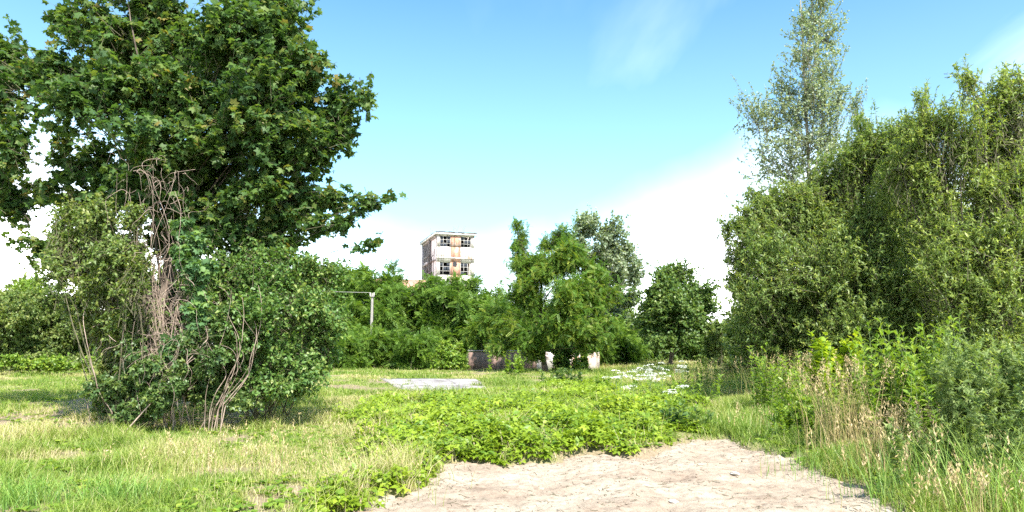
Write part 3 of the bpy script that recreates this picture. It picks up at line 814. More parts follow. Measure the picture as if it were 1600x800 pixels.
msk = math_n(nt, 'MULTIPLY', math_n(nt, 'SUBTRACT', msk, .52), 8.0, clamp=True)
nst = N(nt, 'ShaderNodeTexNoise', Scale=1.3, Detail=6.0, Roughness=.65)
mst = N(nt, 'ShaderNodeMapping'); mst.inputs['Scale'].default_value = (2.2, 2.2, .22)
nt.links.new(t_.outputs['Object'], mst.inputs[0]); nt.links.new(mst.outputs[0], nst.inputs['Vector'])
streak = ramp(nt, nst.outputs[0], [(.36, (.42, .38, .36)), (.56, (1, 1, 1))])
nt.links.new(mix_n(nt, 1.0, mix_n(nt, msk, pl, br.outputs[0]), streak, 'MULTIPLY'), b.inputs['Base Color'])
b.inputs['Roughness'].default_value = .95
M['plaster'] = m
M['greyplaster'] = plain_mat('grey_render', (.27, .235, .24), .95, .3, 1.2)
M['darkmetal'] = plain_mat('rusty_metal', (.07, .055, .05), .7, .4, 3)
M['sash'] = plain_mat('chipped_white_paint', (.42, .40, .38), .7, .2, 3)
M['roofedge'] = plain_mat('tarred_roof_edge', (.075, .065, .06), .9, .3, 2)
M['redroof'] = plain_mat('faded_red_roof', (.42, .20, .15), .9, .3, 1)
M['shade_black'] = plain_mat('painted_room_shade', (.03, .03, .035), .9, .3, 1)  # near-black: shade of unlit openings put into the colour
mg, ntg, bgl = new_mat('dark_window_pane')
bgl.inputs['Base Color'].default_value = (.03, .035, .045, 1)  # opaque panes, coloured dark like the unlit room behind
bgl.inputs['Roughness'].default_value = .6; bgl.inputs['Specular IOR Level'].default_value = .1
M['pane'] = mg

ANG = math.radians(18)
C0 = P(681, 545, 110); C0[2] = .2
ux = np.array((math.cos(ANG), math.sin(ANG), 0)); uy = np.array((-math.sin(ANG), math.cos(ANG), 0)); uz = np.array((0, 0, 1.0))
AX = np.array((ux, uy, uz))
W_, D_, H_ = 5.8, 12.0, 19.0 - .2
bld = empty('factory_tower', C0, 'ruined pale tower building with broken grid windows and orange brick patches, above the trees', 'building')
def B(acc, x0, x1, y0, y1, z0, z1, tint=.5):
    c = np.array(((x0 + x1) / 2, (y0 + y1) / 2, (z0 + z1) / 2))
    box(acc, c @ AX, (x1 - x0, y1 - y0, z1 - z0), AX, tint)
WIN = [(.42, 2.08, 16.65, 18.35), (3.62, 5.30, 16.65, 18.35), (.42, 2.08, 12.35, 14.35), (3.62, 5.30, 12.35, 14.35), (.42, 2.08, 8.1, 10.1), (3.62, 5.30, 8.1, 10.1), (.42, 2.08, 3.9, 5.9), (3.62, 5.30, 3.9, 5.9)]
wall = Acc()
th = .45
zs = [0, 3.9, 5.9, 8.1, 10.1, 12.35, 14.35, 16.65, 18.35, H_]
for i in range(len(zs) - 1):
    z0, z1 = zs[i], zs[i + 1]
    if i % 2 == 0:
        for xa, xb, tn in ((0, .42, .1), (.42, 2.08, .25 if i < 8 else .2), (2.08, 3.62, .74 if i in (4, 6) else .5), (3.62, 5.3, .25), (5.3, W_, .12)):
            B(wall, xa, xb, 0, th, z0, z1, tn if z1 > 6 else .5)
    else:
        B(wall, 0, .42, 0, th, z0, z1, .08); B(wall, 2.08, 3.62, 0, th, z0, z1, .78 if i >= 5 else .5); B(wall, 5.3, W_, 0, th, z0, z1, .12)
B(wall, W_ - th, W_, th, D_, 0, H_, .2)
B(wall, th, W_ - th, D_ - th, D_, 0, H_, .2)
wo_ = wall.build('wall', M['plaster'], bld)
# string course between the storeys
sc_ = Acc(); B(sc_, -.06, W_ + .06, -.07, -.002, 14.9, 15.12, .35); B(sc_, -.06, W_ + .06, -.07, -.002, 10.6, 10.82, .35)
sc_.build('string_course', M['plaster'], bld)
# left flank: columns, beams and recessed infill
fl = Acc()
for y0 in (th, 5.4, D_ - .4):
    B(fl, 0, .4, y0 + .002, y0 + .4, 0, H_, .1)
for z0 in (3.2, 7.4, 11.3, 14.7, 18.2):
    B(fl, .02, .38, th + .402, 5.4, z0, z0 + .45, .1); B(fl, .02, .38, 5.802, D_ - .4, z0, z0 + .45, .1)
fl.build('side_frame', M['greyplaster'], bld)
fi = Acc(); B(fi, .22, .34, th + .01, D_ - .5, 0, H_ - .02); fi.build('side_wall', M['greyplaster'], bld)
mu = Acc()
for y0 in (6.5, 7.4, 8.3, 9.2, 10.2):
    B(mu, .12, .21, y0, y0 + .28, 11.8, 18.1)
for z0 in (13.2, 15.9):
    B(mu, .08, .2, 6.1, 11.2, z0, z0 + .2)
B(mu, -.15, -.03, 5.0, 5.3, 11, 18.3); B(mu, -.3, -.05, 3.0, 8, 13.0, 13.15)
mu.build('side_mullion', M['darkmetal'], bld)
pp = Acc()
def bp3(x, y, z):
    return np.array((x, y, z)) @ AX
tube(pp, [bp3(-.12, 3.4, 12), bp3(-.12, 3.4, 15.4), bp3(-.12, 2.2, 15.6)], .07, .07, 6)
tube(pp, [bp3(-.12, 1.8, 11.5), bp3(-.12, 2.1, 14), bp3(-.12, 1.2, 16.4)], .05, .05, 6)
tube(pp, [bp3(-.15, 4.4, 17), bp3(-.15, 6.4, 13), bp3(-.15, 8.6, 11)], .06, .06, 6)
pp.build('pipe', M['darkmetal'], bld)
# floors, and an added near-black sheet painting the room shade behind the openings
fl_ = Acc()
for z0 in (.1, 7.2, 11.4, 15.2):
    B(fl_, .42, W_ - th - .01, th + .02, D_ - th - .02, z0, z0 + .2)
fl_.build('floor_slab', M['greyplaster'], bld)
bk = Acc(); B(bk, .4, W_ - th - .01, 2.6, 2.75, .35, H_ - .2); bk.build('dark_backing', M['shade_black'], bld)
rf = Acc()
nx = 14
xs = np.linspace(-.28, W_ + .32, nx)
for i in range(nx - 1):
    B(rf, xs[i], xs[i + 1] - .004, -.36 + rng.normal() * .04, D_ + .4, H_ + .01 + rng.normal() * .02, H_ + .15 + rng.normal() * .03)
rfo = rf.build('roof', M['roofedge'], bld)
fa = Acc(); B(fa, -.3, W_ + .3, -.32, -.03, H_ - .32, H_ - .03, .3); B(fa, -.32, -.03, -.02, D_ + .3, H_ - .32, H_ - .03, .3)
fa.build('cornice', M['sash'], bld)
# small dead shoots and bent rods on the roof
for x, y in ((.3, 6), (1.2, 8), (.6, 7.4), (3.4, 1.5), (4.6, 2), (3.0, 2.4)):
    hw = Acc()
    for k in range(4):
        a = bp3(x, y, H_ + .2); tube(hw, [a, a + (rng.normal() * .1, 0, .5), a + (rng.normal() * .4, 0, 1.0 + .4 * rng.random())], .018, .008, 4)
    hw.build('roof_shoot', M['greybark'], rfo)
hole = Acc()                                            # dark disc set on the brick pier, painting the shade of a round hole
ang = np.linspace(0, 2 * math.pi, 15)[:-1]
rr_ = .36 * (1 + .12 * rng.normal(size=14))
ring = np.array([bp3(2.75 + r * math.cos(a), -.05, 14.05 + r * math.sin(a)) for a, r in zip(ang, rr_)])
ring2 = ring + uy * .04
hole.add(np.concatenate((ring, ring2)), [tuple(range(14))], .5)
hole.add(np.concatenate((ring, ring2)), [(i, (i + 1) % 14, 14 + (i + 1) % 14, 14 + i) for i in range(14)], .5)
hole.build('hole_shade', M['shade_black'], bld)
for (x0, x1, z0, z1) in WIN[:6]:
    fr = Acc()
    lower = z1 < 15
    w3, h3 = (x1 - x0) / 3, (z1 - z0) / 3
    B(fr, x0, x0 + .07, .12, .2, z0, z1); B(fr, x1 - .07, x1, .12, .2, z0, z1)
    B(fr, x0 + .071, x1 - .071, .12, .2, z0, z0 + .07); B(fr, x0 + .071, x1 - .071, .12, .2, z1 - .07, z1)
    for k in (1, 2):
        if not (lower and k == 2 and x0 < 1):
            B(fr, x0 + w3 * k - .022, x0 + w3 * k + .022, .125, .195, z0 + .071, z1 - .071)
        B(fr, x0 + .071, x1 - .071, .13, .19, z0 + h3 * k - .022, z0 + h3 * k + .022)
    fo = fr.build('window', M['sash'], bld)
    for i in range(3):
        for j in range(3):
            if rng.random() < (.62 if not lower else .5):
                pn = Acc(); B(pn, x0 + w3 * i + .045, x0 + w3 * (i + 1) - .045, .15, .165, z0 + h3 * j + .045, z0 + h3 * (j + 1) - .045)
                pn.build('pane', M['pane'], fo)
# low wing with a faded roof on the left of the tower
lw = Acc(); B(lw, -8.5, -.6, 1.2, 10, 0, 10.4, .35); lw.build('wing_wall', M['plaster'], bld)
lr = Acc()
v = [bp3(*q) for q in ((-9, .8, 10.3), (-.5, .8, 10.3), (-.5, 5.6, 12.1), (-9, 5.6, 12.1), (-.5, 10.4, 10.3), (-9, 10.4, 10.3))]
lr.add(v, [(0, 1, 2, 3), (3, 2, 4, 5)]); lr.add(v, [(1, 4, 2), (0, 3, 5)])
lr.build('wing_roof', M['redroof'], bld)

# old wall
m2, nt, b = new_mat('old_brickwork')
t_ = N(nt, 'ShaderNodeTexCoord')
mpb = N(nt, 'ShaderNodeMapping'); mpb.inputs['Rotation'].default_value = (math.pi / 2, 0, 0)
nt.links.new(t_.outputs['Object'], mpb.inputs[0])
br = N(nt, 'ShaderNodeTexBrick', Scale=4.5)
br.inputs['Color1'].default_value = (.15, .085, .065, 1); br.inputs['Color2'].default_value = (.20, .125, .095, 1); br.inputs['Mortar'].default_value = (.20, .17, .15, 1)  # brick darkened: part of the tree shade is put into its colour
nt.links.new(mpb.outputs[0], br.inputs['Vector'])
ns = N(nt, 'ShaderNodeTexNoise', Scale=1.6, Detail=6.0, Roughness=.65)
mps = N(nt, 'ShaderNodeMapping'); mps.inputs['Scale'].default_value = (2.4, 1, .5)
nt.links.new(t_.outputs['Object'], mps.inputs[0]); nt.links.new(mps.outputs[0], ns.inputs['Vector'])
k_ = math_n(nt, 'MULTIPLY', math_n(nt, 'SUBTRACT', ns.outputs[0], .60), 7.0, clamp=True)
nt.links.new(mix_n(nt, k_, br.outputs[0], (.36, .27, .22)), b.inputs['Base Color'])
b.inputs['Roughness'].default_value = .95
M['brick'] = m2
WY = 50.0
wl = empty('old_wall', (1.5, WY, .2), 'low old wall, brown brick at one end and pale plaster at the other, under the locust tree', 'wall')
xl, xm, xr = (733 - 800) / FPX * WY, (838 - 800) / FPX * WY, (935 - 800) / FPX * WY
zt = P(800, 550, WY)[2] - .2
a1 = Acc()
for i in range(12):
    xa = xl + (xm - xl) * i / 12; xb = xl + (xm - xl) * (i + 1) / 12 - .002
    box(a1, ((xa + xb) / 2 - 1.5, 0, (zt + rng.normal() * .02) / 2 - .1), (xb - xa, .35, zt + .2 + rng.normal() * .03))
a1.build('brick_section', M['brick'], wl)
a2 = Acc(); box(a2, ((xm + xr) / 2 - 1.5, 0, zt / 2 - .1), (xr - xm - .01, .38, zt + .2), tint=.46)
box(a2, (xr - 1.5 - .12, 3.2, zt / 2 - .1), (.24, 6, zt + .2), tint=.2)
a2.build('plaster_section', M['plaster'], wl)
a3 = Acc(); box(a3, ((xl + xm) / 2 - 1.5, 0, zt + .09), (xm - xl + .1, .46, .07)); a3.build('coping', M['concrete'], wl)

# utility pole and its wire
pb = gbase(581, 54)
ptop = P(581, 458, 54)
pole = empty('utility_pole', pb, 'thin pale concrete utility pole standing among the row of green trees', 'pole')
hgt = ptop[2] - pb[2]
a1 = Acc(); tube(a1, [(0, 0, -.3), (.02, 0, hgt * .5), (.03, 0, hgt)], .13, .085, 10); a1.build('post', M['concrete_pale'], pole, True)
a1 = Acc(); box(a1, (.03, -.12, hgt - .25), (.34, .07, .07)); a1.build('crossarm', M['concrete_pale'], pole)
for x in (-.14, .14):
    a1 = Acc(); tube(a1, [(x + .03, -.12, hgt - .2), (x + .03, -.12, hgt - .08), (x + .03, -.12, hgt - .02), (x + .03, -.12, hgt + .04)], .035, .045, 8); a1.build('insulator', M['sash'], pole, True)
p2 = np.array((-34.0, 53.0, 6.6))
wire = Acc()
s_ = pb + np.array((-.11, -.12, hgt + .03))
t = np.linspace(0, 1, 30)[:, None]
tubes(wire, (s_ * (1 - t) + p2 * t - np.array((0, 0, 1)) * (4 * t * (1 - t)) * .12)[None], np.full((1, 30), .011), 5)
tag(wire.build('overhead_wire', M['sash'], None, False, s_), 'pale wire strung level from the utility pole towards the rounded shrub', 'wire')

# ------------------------------------------------------------------ meadow
COVER_PX = [(470, 830), (560, 775), (640, 745), (690, 714), (780, 714), (870, 708), (1000, 703), (1050, 688), (1095, 668), (1100, 640), (1050, 618), (960, 612), (880, 608), (800, 612), (740, 612), (660, 618), (590, 625), (545, 640), (530, 660), (580, 690), (600, 730), (540, 760), (500, 790), (440, 820)]
COVER = np.array([gpt(*p) for p in COVER_PX])
def cover_mask(x, y):
    return poly_sd(x, y, COVER) + (fbm(x * 1.1, y * 1.1, 55, 3) - .5) * 1.6 + (vnoise(x * 4, y * 4, 57) - .5) * .5

def blades(acc, Pos, h, w, bend, tint, k=3):
    """Grass blades as tapering ribbons."""
    n = len(Pos)
    ya = rng.random(n) * 2 * math.pi
    bd = np.stack((np.cos(ya), np.sin(ya), np.zeros(n)), 1)
    yw = ya + math.pi / 2 + rng.normal(size=n) * .6
    wd = np.stack((np.cos(yw), np.sin(yw), np.zeros(n)), 1)
    t = np.linspace(0, 1, k)
    h = np.broadcast_to(h, (n,)); bend = np.broadcast_to(bend, (n,)); w = np.broadcast_to(w, (n,))
    up = (t[None] - .25 * np.minimum(bend / np.maximum(h, 1e-3), 1.2)[:, None] * t[None] ** 2) * h[:, None]
    c = Pos[:, None] + bd[:, None] * (bend[:, None] * t[None] ** 2)[..., None]
    c[..., 2] += up
    ww = w[:, None] * (1 - .85 * t[None] ** 1.5)
    V = np.stack((c - wd[:, None] * ww[..., None], c + wd[:, None] * ww[..., None]), 2)
    idx = np.arange(n * k * 2).reshape(n, k, 2)
    F = np.stack((idx[:, :-1, 0], idx[:, :-1, 1], idx[:, 1:, 1], idx[:, 1:, 0]), -1).reshape(-1, 4)
    acc.add(V, F, np.repeat(np.broadcast_to(tint, (n,)), k - 1))
    return c[:, -1]

def field_points(n, d0, d1, pw=1.6):
    u = rng.random(n)
    e = 1 - pw + 1
    d = (d0 ** e + u * (d1 ** e - d0 ** e)) ** (1 / e) if abs(e) > 1e-3 else d0 * (d1 / d0) ** u
    x = (rng.random(n) * 2 - 1) * (.84 * d + 3)
    return x, d

gr = Acc()
x, y = field_points(880000, 5.5, 62, 1.7)
sd = path_sd(x, y); br_ = bare(x, y); cv = cover_mask(x, y)
tall = fbm(x / 1.3 + 4, y / 1.3, 61, 3)
keep = (sd < -.02 + .12 * (rng.random(len(x)) < .05)) & (rng.random(len(x)) > br_ * .80) & ((cv < .15) | (rng.random(len(x)) < .30)) & (poly_sd(x, y, SLAB) < .15 + (vnoise(x * 1.3, y * 1.3, 3) - .5) * 1.6)
x, y, br_, tall, cv = x[keep], y[keep], br_[keep], tall[keep], cv[keep]
n = len(x)
dry = fbm(x / 2.3 - 7, y / 2.3 + 2, 71, 4)
hh = (.06 + .20 * smooth(.35, .7, tall)) * (.5 + .9 * rng.random(n)) * (1 - .45 * br_) + .12 * smooth(2.5, 5, x) * smooth(12, 16, y) * rng.random(n)
hh = np.where(cv > .1, hh + .12 + .25 * rng.random(n) ** 2, hh)
hh = hh * np.where((y > 26) & (x < 3), .75, 1.0)
ti = np.clip(.24 + .55 * smooth(.40, .66, dry) + .35 * br_ + rng.normal(size=n) * .19, 0, 1)
stalk = rng.random(n) < .022
hh = np.where(stalk, hh + .25 * rng.random(n), hh); ti = np.where(stalk, np.clip(.75 + .2 * rng.random(n), 0, 1), ti)
blades(gr, np.stack((x, y, ground_h(x, y) - .01), 1), hh, (.0019 + .00034 * y) * np.where(stalk, .6, .7 + .6 * rng.random(n)), hh * (.25 + .7 * rng.random(n)), ti)
tag(gr.build('grass', M['grass']), 'short patchy meadow grass, green with dry straw-coloured spots', 'grass', kind='stuff')

# broad-leaved ground cover
cvA = Acc(); cvB = Acc()
x = rng.uniform(-5, 6.5, 150000); y = rng.uniform(6, 30, 150000)
cm_ = cover_mask(x, y); sd = path_sd(x, y)
keep = (cm_ > 0) & (sd < .03) & (poly_sd(x, y, SLAB) < -.1) & (rng.random(len(x)) < np.clip(1.35 - y / 34, .25, 1))
x, y, cm_, sd = x[keep], y[keep], cm_[keep], sd[keep]
n = len(x)
hump = fbm(x * 1.6, y * 1.6, 81, 3)
big_ = fbm(x / 2.2, y / 2.2, 83, 3)
top = (.08 + .30 * smooth(.3, .75, hump) + .10 * smooth(.5, .75, big_) + .12 * (rng.random(n) < .06)) * smooth(-.1, .8, cm_ + .25) * (.55 + .45 * smooth(8, 12, y)) * (1 - .6 * smooth(19, 22, y) * smooth(1.5, .5, x))
z = ground_h(x, y) + top * (1 - .75 * rng.random(n) ** 2.2)
D = np.stack((rng.normal(size=n), rng.normal(size=n) - .3, rng.normal(size=n) * .25 - .05), 1)
Nn = np.array((0, -.15, 1.0)) + rng.normal(size=(n, 3)) * .38
scatter(cvA, T_TRI, np.stack((x, y, z), 1), D, Nn, (.055 + .055 * rng.random(n)) * (1 + y / 60), np.clip(rng.random(n) * .7 + .9 * (big_ - .5) + .12, 0, 1))
o2 = (fbm(x * .9 + 17, y * .9, 85, 3) > .53) & (rng.random(n) < .4)
k2 = int(o2.sum())
scatter(cvB, T_OVAL, np.stack((x, y, z + .03 + .05 * rng.random(n)), 1)[o2], D[o2] + np.array((0, 0, .35)), Nn[o2], .06 + .08 * rng.random(k2), rng.random(k2))
st = rng.random(n) < .15
blades(cvA, np.stack((x, y, ground_h(x, y)), 1)[st], top[st], .003, top[st] * .2, .2)
tag(cvA.build('ground_cover', M['cover']), 'bright green broad-leaved ground cover spreading up to the sandy track', 'ground cover', kind='stuff')

tag(cvB.build('taller_weeds', M['herb']), 'darker long-leaved weeds mixed into the bright ground cover', 'weeds', kind='stuff')

# scattered broad-leaved weeds in the lawn, dense enough to read as one mass
wd_ = Acc()
x, y = field_points(9000, 6.2, 34, 1.6)
pk = (path_sd(x, y) < -.05) & (cover_mask(x, y) < .3) & (fbm(x / 2 + 31, y / 2, 91, 2) > .46) & (poly_sd(x, y, SLAB) < -.1)
x, y = x[pk], y[pk]
for q in range(9):
    n = len(x)
    an = rng.random(n) * 6.283
    D = np.stack((np.cos(an), np.sin(an), .25 + .5 * rng.random(n)), 1)
    scatter(wd_, T_OVAL, np.stack((x + rng.normal(size=n) * .03, y + rng.normal(size=n) * .03, ground_h(x, y) + .02), 1), D, np.array((0, 0, 1.0)) + rng.normal(size=(n, 3)) * .2, .045 + .075 * rng.random(n), rng.random(n))
tag(wd_.build('lawn_weeds', M['herb']), 'small broad-leaved weeds scattered through the meadow grass', 'weeds', kind='stuff')

# crumbs of earth and small gravel on the track
gv = Acc()
x = rng.uniform(-4, 6, 14000); y = 6 + 9 * rng.random(14000)
k = (path_sd(x, y) > -.05) & (rng.random(14000) < .25 + .75 * (path_sd(x, y) < .45))
x, y = x[k], y[k]; n = len(x)
oc = np.array([(1, 0, 0), (0, 1, 0), (-1, 0, 0), (0, -1, 0), (0, 0, .7), (0, 0, -.5)], float)
of = np.array([(0, 1, 4), (1, 2, 4), (2, 3, 4), (3, 0, 4), (1, 0, 5), (2, 1, 5), (3, 2, 5), (0, 3, 5)])
sz = .006 + .016 * rng.random(n) ** 3
V = np.stack((x, y, on_path_h(x, y) + sz * .3), 1)[:, None] + oc[None] * (1 + .35 * rng.normal(size=(n, 6, 1))) * sz[:, None, None]
gv.add(V, (np.arange(n)[:, None, None] * 6 + of[None]).reshape(-1, 3))
gv2 = Acc()
x = rng.uniform(-3.5, 5.5, 1500); y = 6 + 8.5 * rng.random(1500); k = (path_sd(x, y) > -.02) & (fbm(x, y, 97, 3) > .42); x, y = x[k], y[k]; n = len(x)
an = rng.random(n) * 6.283; ln = .03 + .10 * rng.random(n) ** 2
t = np.linspace(-.5, .5, 4)
L = np.stack((x[:, None] + np.cos(an)[:, None] * ln[:, None] * t, y[:, None] + np.sin(an)[:, None] * ln[:, None] * t), -1)
L = np.concatenate((L, (on_path_h(L[..., 0], L[..., 1]) + .006)[..., None]), -1)
tubes(gv2, L, np.full((n, 4), .0028), 4)
tag(gv2.build('plant_litter', M['twig']), 'bits of dry stalk and twig litter strewn on the sandy track', 'litter', kind='stuff')
tag(gv.build('gravel', M['sand']), 'crumbs of dry earth and gravel on the sandy track', 'gravel', kind='stuff')

M['stone'] = plain_mat('pale_stone', (.52, .48, .43), .85, .2, 20)
M['darkstone'] = plain_mat('dark_stone', (.10, .085, .075), .9, .3, 20)
def stone(px, py, r, label, mat, sq=.5):
    import bmesh
    bm = bmesh.new(); bmesh.ops.create_icosphere(bm, subdivisions=2, radius=r)
    for v in bm.verts:
        v.co *= 1 + .18 * rng.normal() * .6
        v.co.z *= sq; v.co.x *= 1.3
    me = bpy.data.meshes.new('stone'); bm.to_mesh(me); bm.free()
    me.materials.append(mat)
    o = bpy.data.objects.new('stone', me); S.collection.objects.link(o)
    q = gpt(px, py + 4); o.location = (q[0], q[1], float(on_path_h(q[0], q[1])) + r * sq * .5)
    o.rotation_euler = (rng.normal() * .15, rng.normal() * .15, rng.random() * 6)
    tag(o, label, 'stone', 'stones on the sandy track')
stone(1052, 757, .045, 'small whitish stone lying on the open sand of the track', M['stone'])
stone(1060, 781, .035, 'small dark stone near the camera, below the whitish one', M['darkstone'])
stone(1148, 721, .07, 'flat pale stone on the far end of the track', M['stone'], .35)
stone(845, 738, .04, 'brown lump of earth near the ground cover edge', M['sand'], .6)

# ------------------------------------------------------------------ individual herbs and grass clumps
def grass_clump(px, d, n, h, spread, label, mat='straw', name='grass_clump', bend=.35, group='grass clumps', seed=.5, w=.004, tm=(.5, .25)):
    b_ = gbase(px, d)
    ac = Acc()
    p = np.stack((rng.normal(size=n) * spread, rng.normal(size=n) * spread, np.zeros(n)), 1) + b_
    p[:, 2] = ground_h(p[:, 0], p[:, 1]) - .02
    hh = h * (.45 + .6 * rng.random(n))
    tip = blades(ac, p, hh, w, hh * bend * (.4 + rng.random(n)), np.clip(tm[0] + rng.normal(size=n) * tm[1], 0, 1), 5)
    r = empty(name, b_, label, 'grass', group)
    ac.build('foliage', M[mat], r, False, b_)
    if seed > 0:
        sh = Acc()
        tall_ = tip[(rng.random(n) < seed) & (hh > h * .7)]
        m_ = len(tall_)
        if m_:
            for k in range(9):
                q = tall_ + np.array((0, 0, -.02 * k)) + rng.normal(size=(m_, 3)) * .012
                scatter(sh, T_WILLOW, q, np.array((0, 0, 1.0)) + rng.normal(size=(m_, 3)) * .45, rng.normal(size=(m_, 3)), .05, .6 + .4 * rng.random(m_))
            sh.build('flower_or_seed_head', M['straw'], r, False, b_)  # straw-coloured seed heads at the blade tips
    return r

grass_clump(1318, 11.6, 280, 1.5, .28, 'tall bleached straw-coloured grass clump beside the track, widest of the dry ones', w=.0042)
grass_clump(1300, 14.5, 90, 1.45, .35, 'tall dry grass with nodding tips just below the yellow-green sapling')
grass_clump(1385, 9.9, 240, .95, .28, 'golden dry grass clump overhanging the end of the track', tm=(.45, .25))
grass_clump(1215, 20, 140, 1.5, .5, 'dry grass with arching tips in front of the shade of the rounded willow', tm=(.4, .25))
grass_clump(1250, 18, 120, 1.35, .4, 'thin dry grass stalks left of the yellow-green sapling', tm=(.5, .3))
grass_clump(1110, 30, 160, 1.1, .8, 'pale dry grass patch below the pale shrub near the round-headed tree', w=.007)
grass_clump(1085, 27, 160, 1.0, .8, 'straw-coloured weeds right of the white flowers', w=.007)
grass_clump(1400, 8.6, 260, .75, .3, 'green grass clump at the foot of the golden dry clump', 'lush', seed=.1, w=.004)
grass_clump(1570, 7.4, 340, 1.0, .35, 'long bright green grass clump in the bottom right corner', 'lush', seed=.08, bend=.5, w=.0045, tm=(.7, .2))
grass_clump(1490, 7.4, 150, .55, .3, 'reddish-brown seeding grass in front of the grey-green mugwort', seed=.6, tm=(.5, .2), w=.0035)
grass_clump(60, 7.9, 420, .40, .20, 'dense green grass tussock at the bottom left corner', 'lush', seed=0, bend=.7, w=.0045)
grass_clump(205, 8.1, 360, .42, .18, 'dense green grass tussock, second from the bottom left corner', 'lush', seed=0, bend=.6, w=.0045)
grass_clump(800, 17, 200, .55, .5, 'bluish green grass tuft rising from the middle of the ground cover', 'lush', seed=.05, bend=.4, w=.005)
grass_clump(1180, 14.8, 300, .5, .6, 'fresh green grass along the far right edge of the track', 'lush', seed=.1, w=.005)
grass_clump(1300, 10.6, 320, .45, .4, 'short green grass fringe at the foot of the widest dry clump', 'lush', seed=.05, w=.0045)
grass_clump(470, 11.5, 260, .55, 1.0, 'wispy grass with dry seed tips in the lawn below the rounded dark shrub', 'grass', bend=.3, seed=.25, w=.0035, tm=(.45, .25))
grass_clump(360, 10.2, 220, .5, .8, 'wispy tall grass in the lawn, nearer than the dry vine stems', 'grass', bend=.35, seed=.25, w=.0035, tm=(.45, .25))
grass_clump(560, 9.6, 200, .5, .6, 'wispy grass beside the near left end of the ground cover', 'grass', bend=.35, seed=.2, w=.0035, tm=(.4, .25))
grass_clump(1165, 24, 180, 1.2, .6, 'dark green tall grass against the shade of the rounded willow', 'lush', seed=.2, w=.006, tm=(.2, .2))

def herb(px, d, n, h, spread, label, mat, tpl, size, name='tall_herb', per=16, lean=.25, group='tall herbs beside the track', low=.15, cat='plant', up=.5, branch=0):
    b_ = gbase(px, d)
    st, lf = Acc(), Acc()
    base = np.stack((rng.normal(size=n) * spread, rng.normal(size=n) * spread * .8, np.zeros(n)), 1) + b_
    base[:, 2] = ground_h(base[:, 0], base[:, 1]) - .03
    hh = h * (.65 + .45 * rng.random(n))
    la = rng.random(n) * 6.283
    ln = np.stack((np.cos(la), np.sin(la), np.zeros(n)), 1) * (hh * lean * rng.random(n))[:, None]
    t = np.linspace(0, 1, 7)
    Pt = base[:, None] + ln[:, None] * (t ** 2)[None, :, None]
    Pt[..., 2] += hh[:, None] * t[None]
    stl = []
    for q_ in Pt:
        st = Acc(); tubes(st, q_[None], np.linspace(.007, .0025, 7)[None], 4); stl.append(st)
    axes = [(Pt, hh)]
    if branch:
        sel = np.repeat(np.arange(n), branch)
        tb = rng.uniform(.35, .85, len(sel))
        s0 = base[sel] + ln[sel] * (tb ** 2)[:, None]; s0[:, 2] += hh[sel] * tb
        a2_ = rng.random(len(sel)) * 6.283
        L2 = hh[sel] * .28 * (1.2 - tb)
        e0 = s0 + np.stack((np.cos(a2_) * L2 * .7, np.sin(a2_) * L2 * .7, L2), 1)
        P2 = s0[:, None] * (1 - t)[None, :, None] + e0[:, None] * t[None, :, None]
        lf.cur = 1; tubes(lf, P2, np.linspace(.004, .002, 7)[None], 3); lf.cur = 0
        axes.append((P2, L2 * 1.5))
    for Q, H in axes:
        m_ = len(Q)
        c = per if Q is Pt else max(5, per // 3)
        for k in range(c):
            f = (low + (1 - low) * (k + .5) / c) if Q is Pt else (k + .5) / c
            f = np.clip(f + rng.normal(size=m_) * .02, 0, .999)
            i0 = np.minimum((f * 6).astype(int), 5); fr = (f * 6 - i0)[:, None]
            q = Q[np.arange(m_), i0] * (1 - fr) + Q[np.arange(m_), i0 + 1] * fr
            an = k * 2.4 + rng.random(m_) * 1.2
            for s_ in (0, math.pi):
                D = np.stack((np.cos(an + s_), np.sin(an + s_), up + .6 * f + rng.normal(size=m_) * .2), 1)
                sz = size * (1.05 - .45 * f) * (.75 + .5 * rng.random(m_))
                scatter(lf, tpl, q, D, np.array((0, 0, 1.0)) + rng.normal(size=(m_, 3)) * .3, sz, np.clip(rng.random(m_) * .65 + .35 * f, 0, 1))
    r = empty(name, b_, label, cat, group)
    for st in stl:
        st.build('stem', M['stalk'], r, True, b_)
    lf.build('foliage', [M[mat], M['stalk']], r, False, b_)
    return r

T_NARROW = tpl_simple(.17, .1, .3)
herb(1300, 14.6, 10, 2.0, .25, 'bright yellow-green leafy sapling standing out against the dark willow shade', 'yellowgreen', T_BROAD, .19, name='sapling', per=18, lean=.45, branch=4, group=None, low=.45)
herb(1200, 17.5, 24, 1.5, .35, 'fresh green leafy herbs left of the dry grass under the willow', 'herb', T_NARROW, .19)
herb(1240, 16.5, 18, 1.35, .3, 'leafy herb stand between the dry grass stalks and the willow shade', 'herb', T_NARROW, .18)
herb(1400, 11.6, 36, 1.85, .42, 'bright green tall herb stand with long narrow leaves, behind the golden dry grass', 'herb', T_NARROW, .22, per=18)
herb(1445, 11.4, 26, 1.8, .38, 'tall narrow-leaved herb stand between the bright green one and the mugwort', 'herb', T_NARROW, .21, per=18)
herb(1480, 9.6, 16, 1.55, .38, 'grey-green mugwort bush right of the golden dry grass', 'mugwort', tpl_palm(3, .28), .085, name='mugwort_bush', per=22, branch=7, group='mugwort beside the track')
herb(1555, 9.0, 18, 1.75, .42, 'tallest grey-green mugwort bush, under the shade of the tall willow', 'mugwort', tpl_palm(3, .28), .085, name='mugwort_bush', per=22, branch=7, group='mugwort beside the track')
herb(1440, 8.9, 10, .95, .3, 'low grey-green mugwort overhanging the end of the track', 'mugwort', tpl_palm(3, .28), .08, name='mugwort_bush', per=18, branch=5, group='mugwort beside the track')
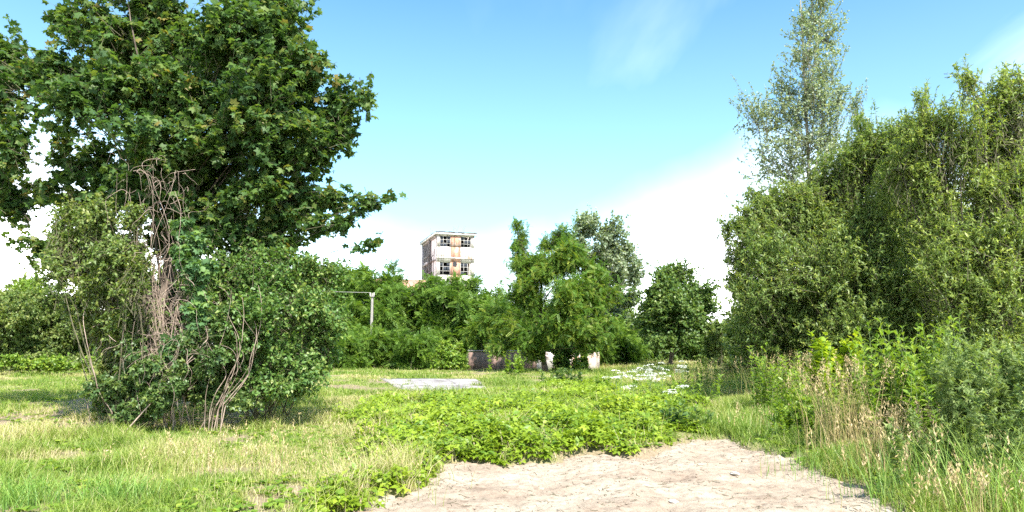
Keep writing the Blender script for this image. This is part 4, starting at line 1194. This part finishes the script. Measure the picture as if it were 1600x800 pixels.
herb(1610, 8.0, 12, 1.5, .35, 'grey-green mugwort bush cut by the right edge of the photo', 'mugwort', tpl_palm(3, .28), .085, name='mugwort_bush', per=20, branch=6, group='mugwort beside the track')
herb(1235, 13.3, 16, .75, .28, 'low bright green leafy bush at the right edge of the track', 'herb', T_OVAL, .11, per=16, branch=3)
herb(1055, 14.6, 9, .50, .22, 'dark broad-leaved dock plant at the right end of the ground cover', 'bramble', T_OVAL, .2, per=8, low=.1)
herb(880, 29, 16, .85, .5, 'dark green leafy herb clump behind the ground cover, in front of the old wall', 'bramble', T_OVAL, .22, per=12)
herb(800, 38, 14, 1.2, .45, 'yellowish weeds at the foot of the shaded brick wall', 'herb', T_OVAL, .24, per=12)
herb(945, 26, 14, .7, .5, 'leafy green herbs left of the white flowers', 'herb', T_OVAL, .2, per=10)
herb(1070, 21, 14, .75, .5, 'fresh green herbs in front of the white flowers', 'herb', T_NARROW, .2, per=10)
herb(1095, 26, 10, 1.25, .4, 'tall pale herbs between the white flowers and the willow', 'herb', T_NARROW, .22, per=12)
herb(1560, 12.5, 12, 1.5, .5, 'shaded leafy herbs under the tall willow, behind the mugwort', 'bramble', T_NARROW, .2, per=14)
herb(1355, 13.5, 22, 1.5, .4, 'leafy herbs in the shade right of the yellow-green sapling', 'herb', T_NARROW, .19, per=14)

# white umbels
for i in range(18):
    px = rng.uniform(955, 1068); d = rng.uniform(16.5, 26) - .03 * abs(px - 1010)
    b_ = gbase(px, d)
    st = Acc(); h = rng.uniform(.55, 1.15)
    tp = np.array((rng.normal() * .06, rng.normal() * .06, h))
    tube(st, [(0, 0, -.03), tp * (.5, .5, .5), tp], .007, .004, 5)
    r = empty('white_umbel', b_, 'wild white umbel flower on a thin stem in the meadow before the round-headed tree', 'flower', 'white umbel flowers in the meadow')
    heads = [tp] + [tp * .72 + np.array((rng.normal() * .14, rng.normal() * .1, .12 + .1 * rng.random())) for k in range(3)]
    for q in heads[1:]:
        tube(st, [tp * .6, (tp * .6 + q) / 2 + (0, 0, -.02), q], .004, .003, 4)
    st.build('stem', M['stalk'], r, True)
    for q in heads:
        n = 34; rr = .085 * np.sqrt(rng.random(n)); aa = rng.random(n) * 6.283
        fl_ = Acc()
        pp_ = q + np.stack((rr * np.cos(aa), rr * np.sin(aa), .03 - 3 * rr ** 2 + rng.normal(size=n) * .006), 1)
        scatter(fl_, tpl_simple(.5, .05, .05), pp_, np.stack((np.cos(aa), np.sin(aa), aa * 0), 1), np.array((0, 0, 1.0)) + rng.normal(size=(n, 3)) * .3, .035, rng.random(n))
        fl_.build('flower_or_seed_head', M['white'], r)
    lf = Acc()
    n = 14; an = rng.random(n) * 6.283
    scatter(lf, T_PIN, np.stack((np.zeros(n), np.zeros(n), h * .6 * rng.random(n)), 1), np.stack((np.cos(an), np.sin(an), .4 + 0 * an), 1), np.array((0, 0, 1.0)) + rng.normal(size=(n, 3)) * .2, .22, rng.random(n))
    lf.build('foliage', M['herb'], r)
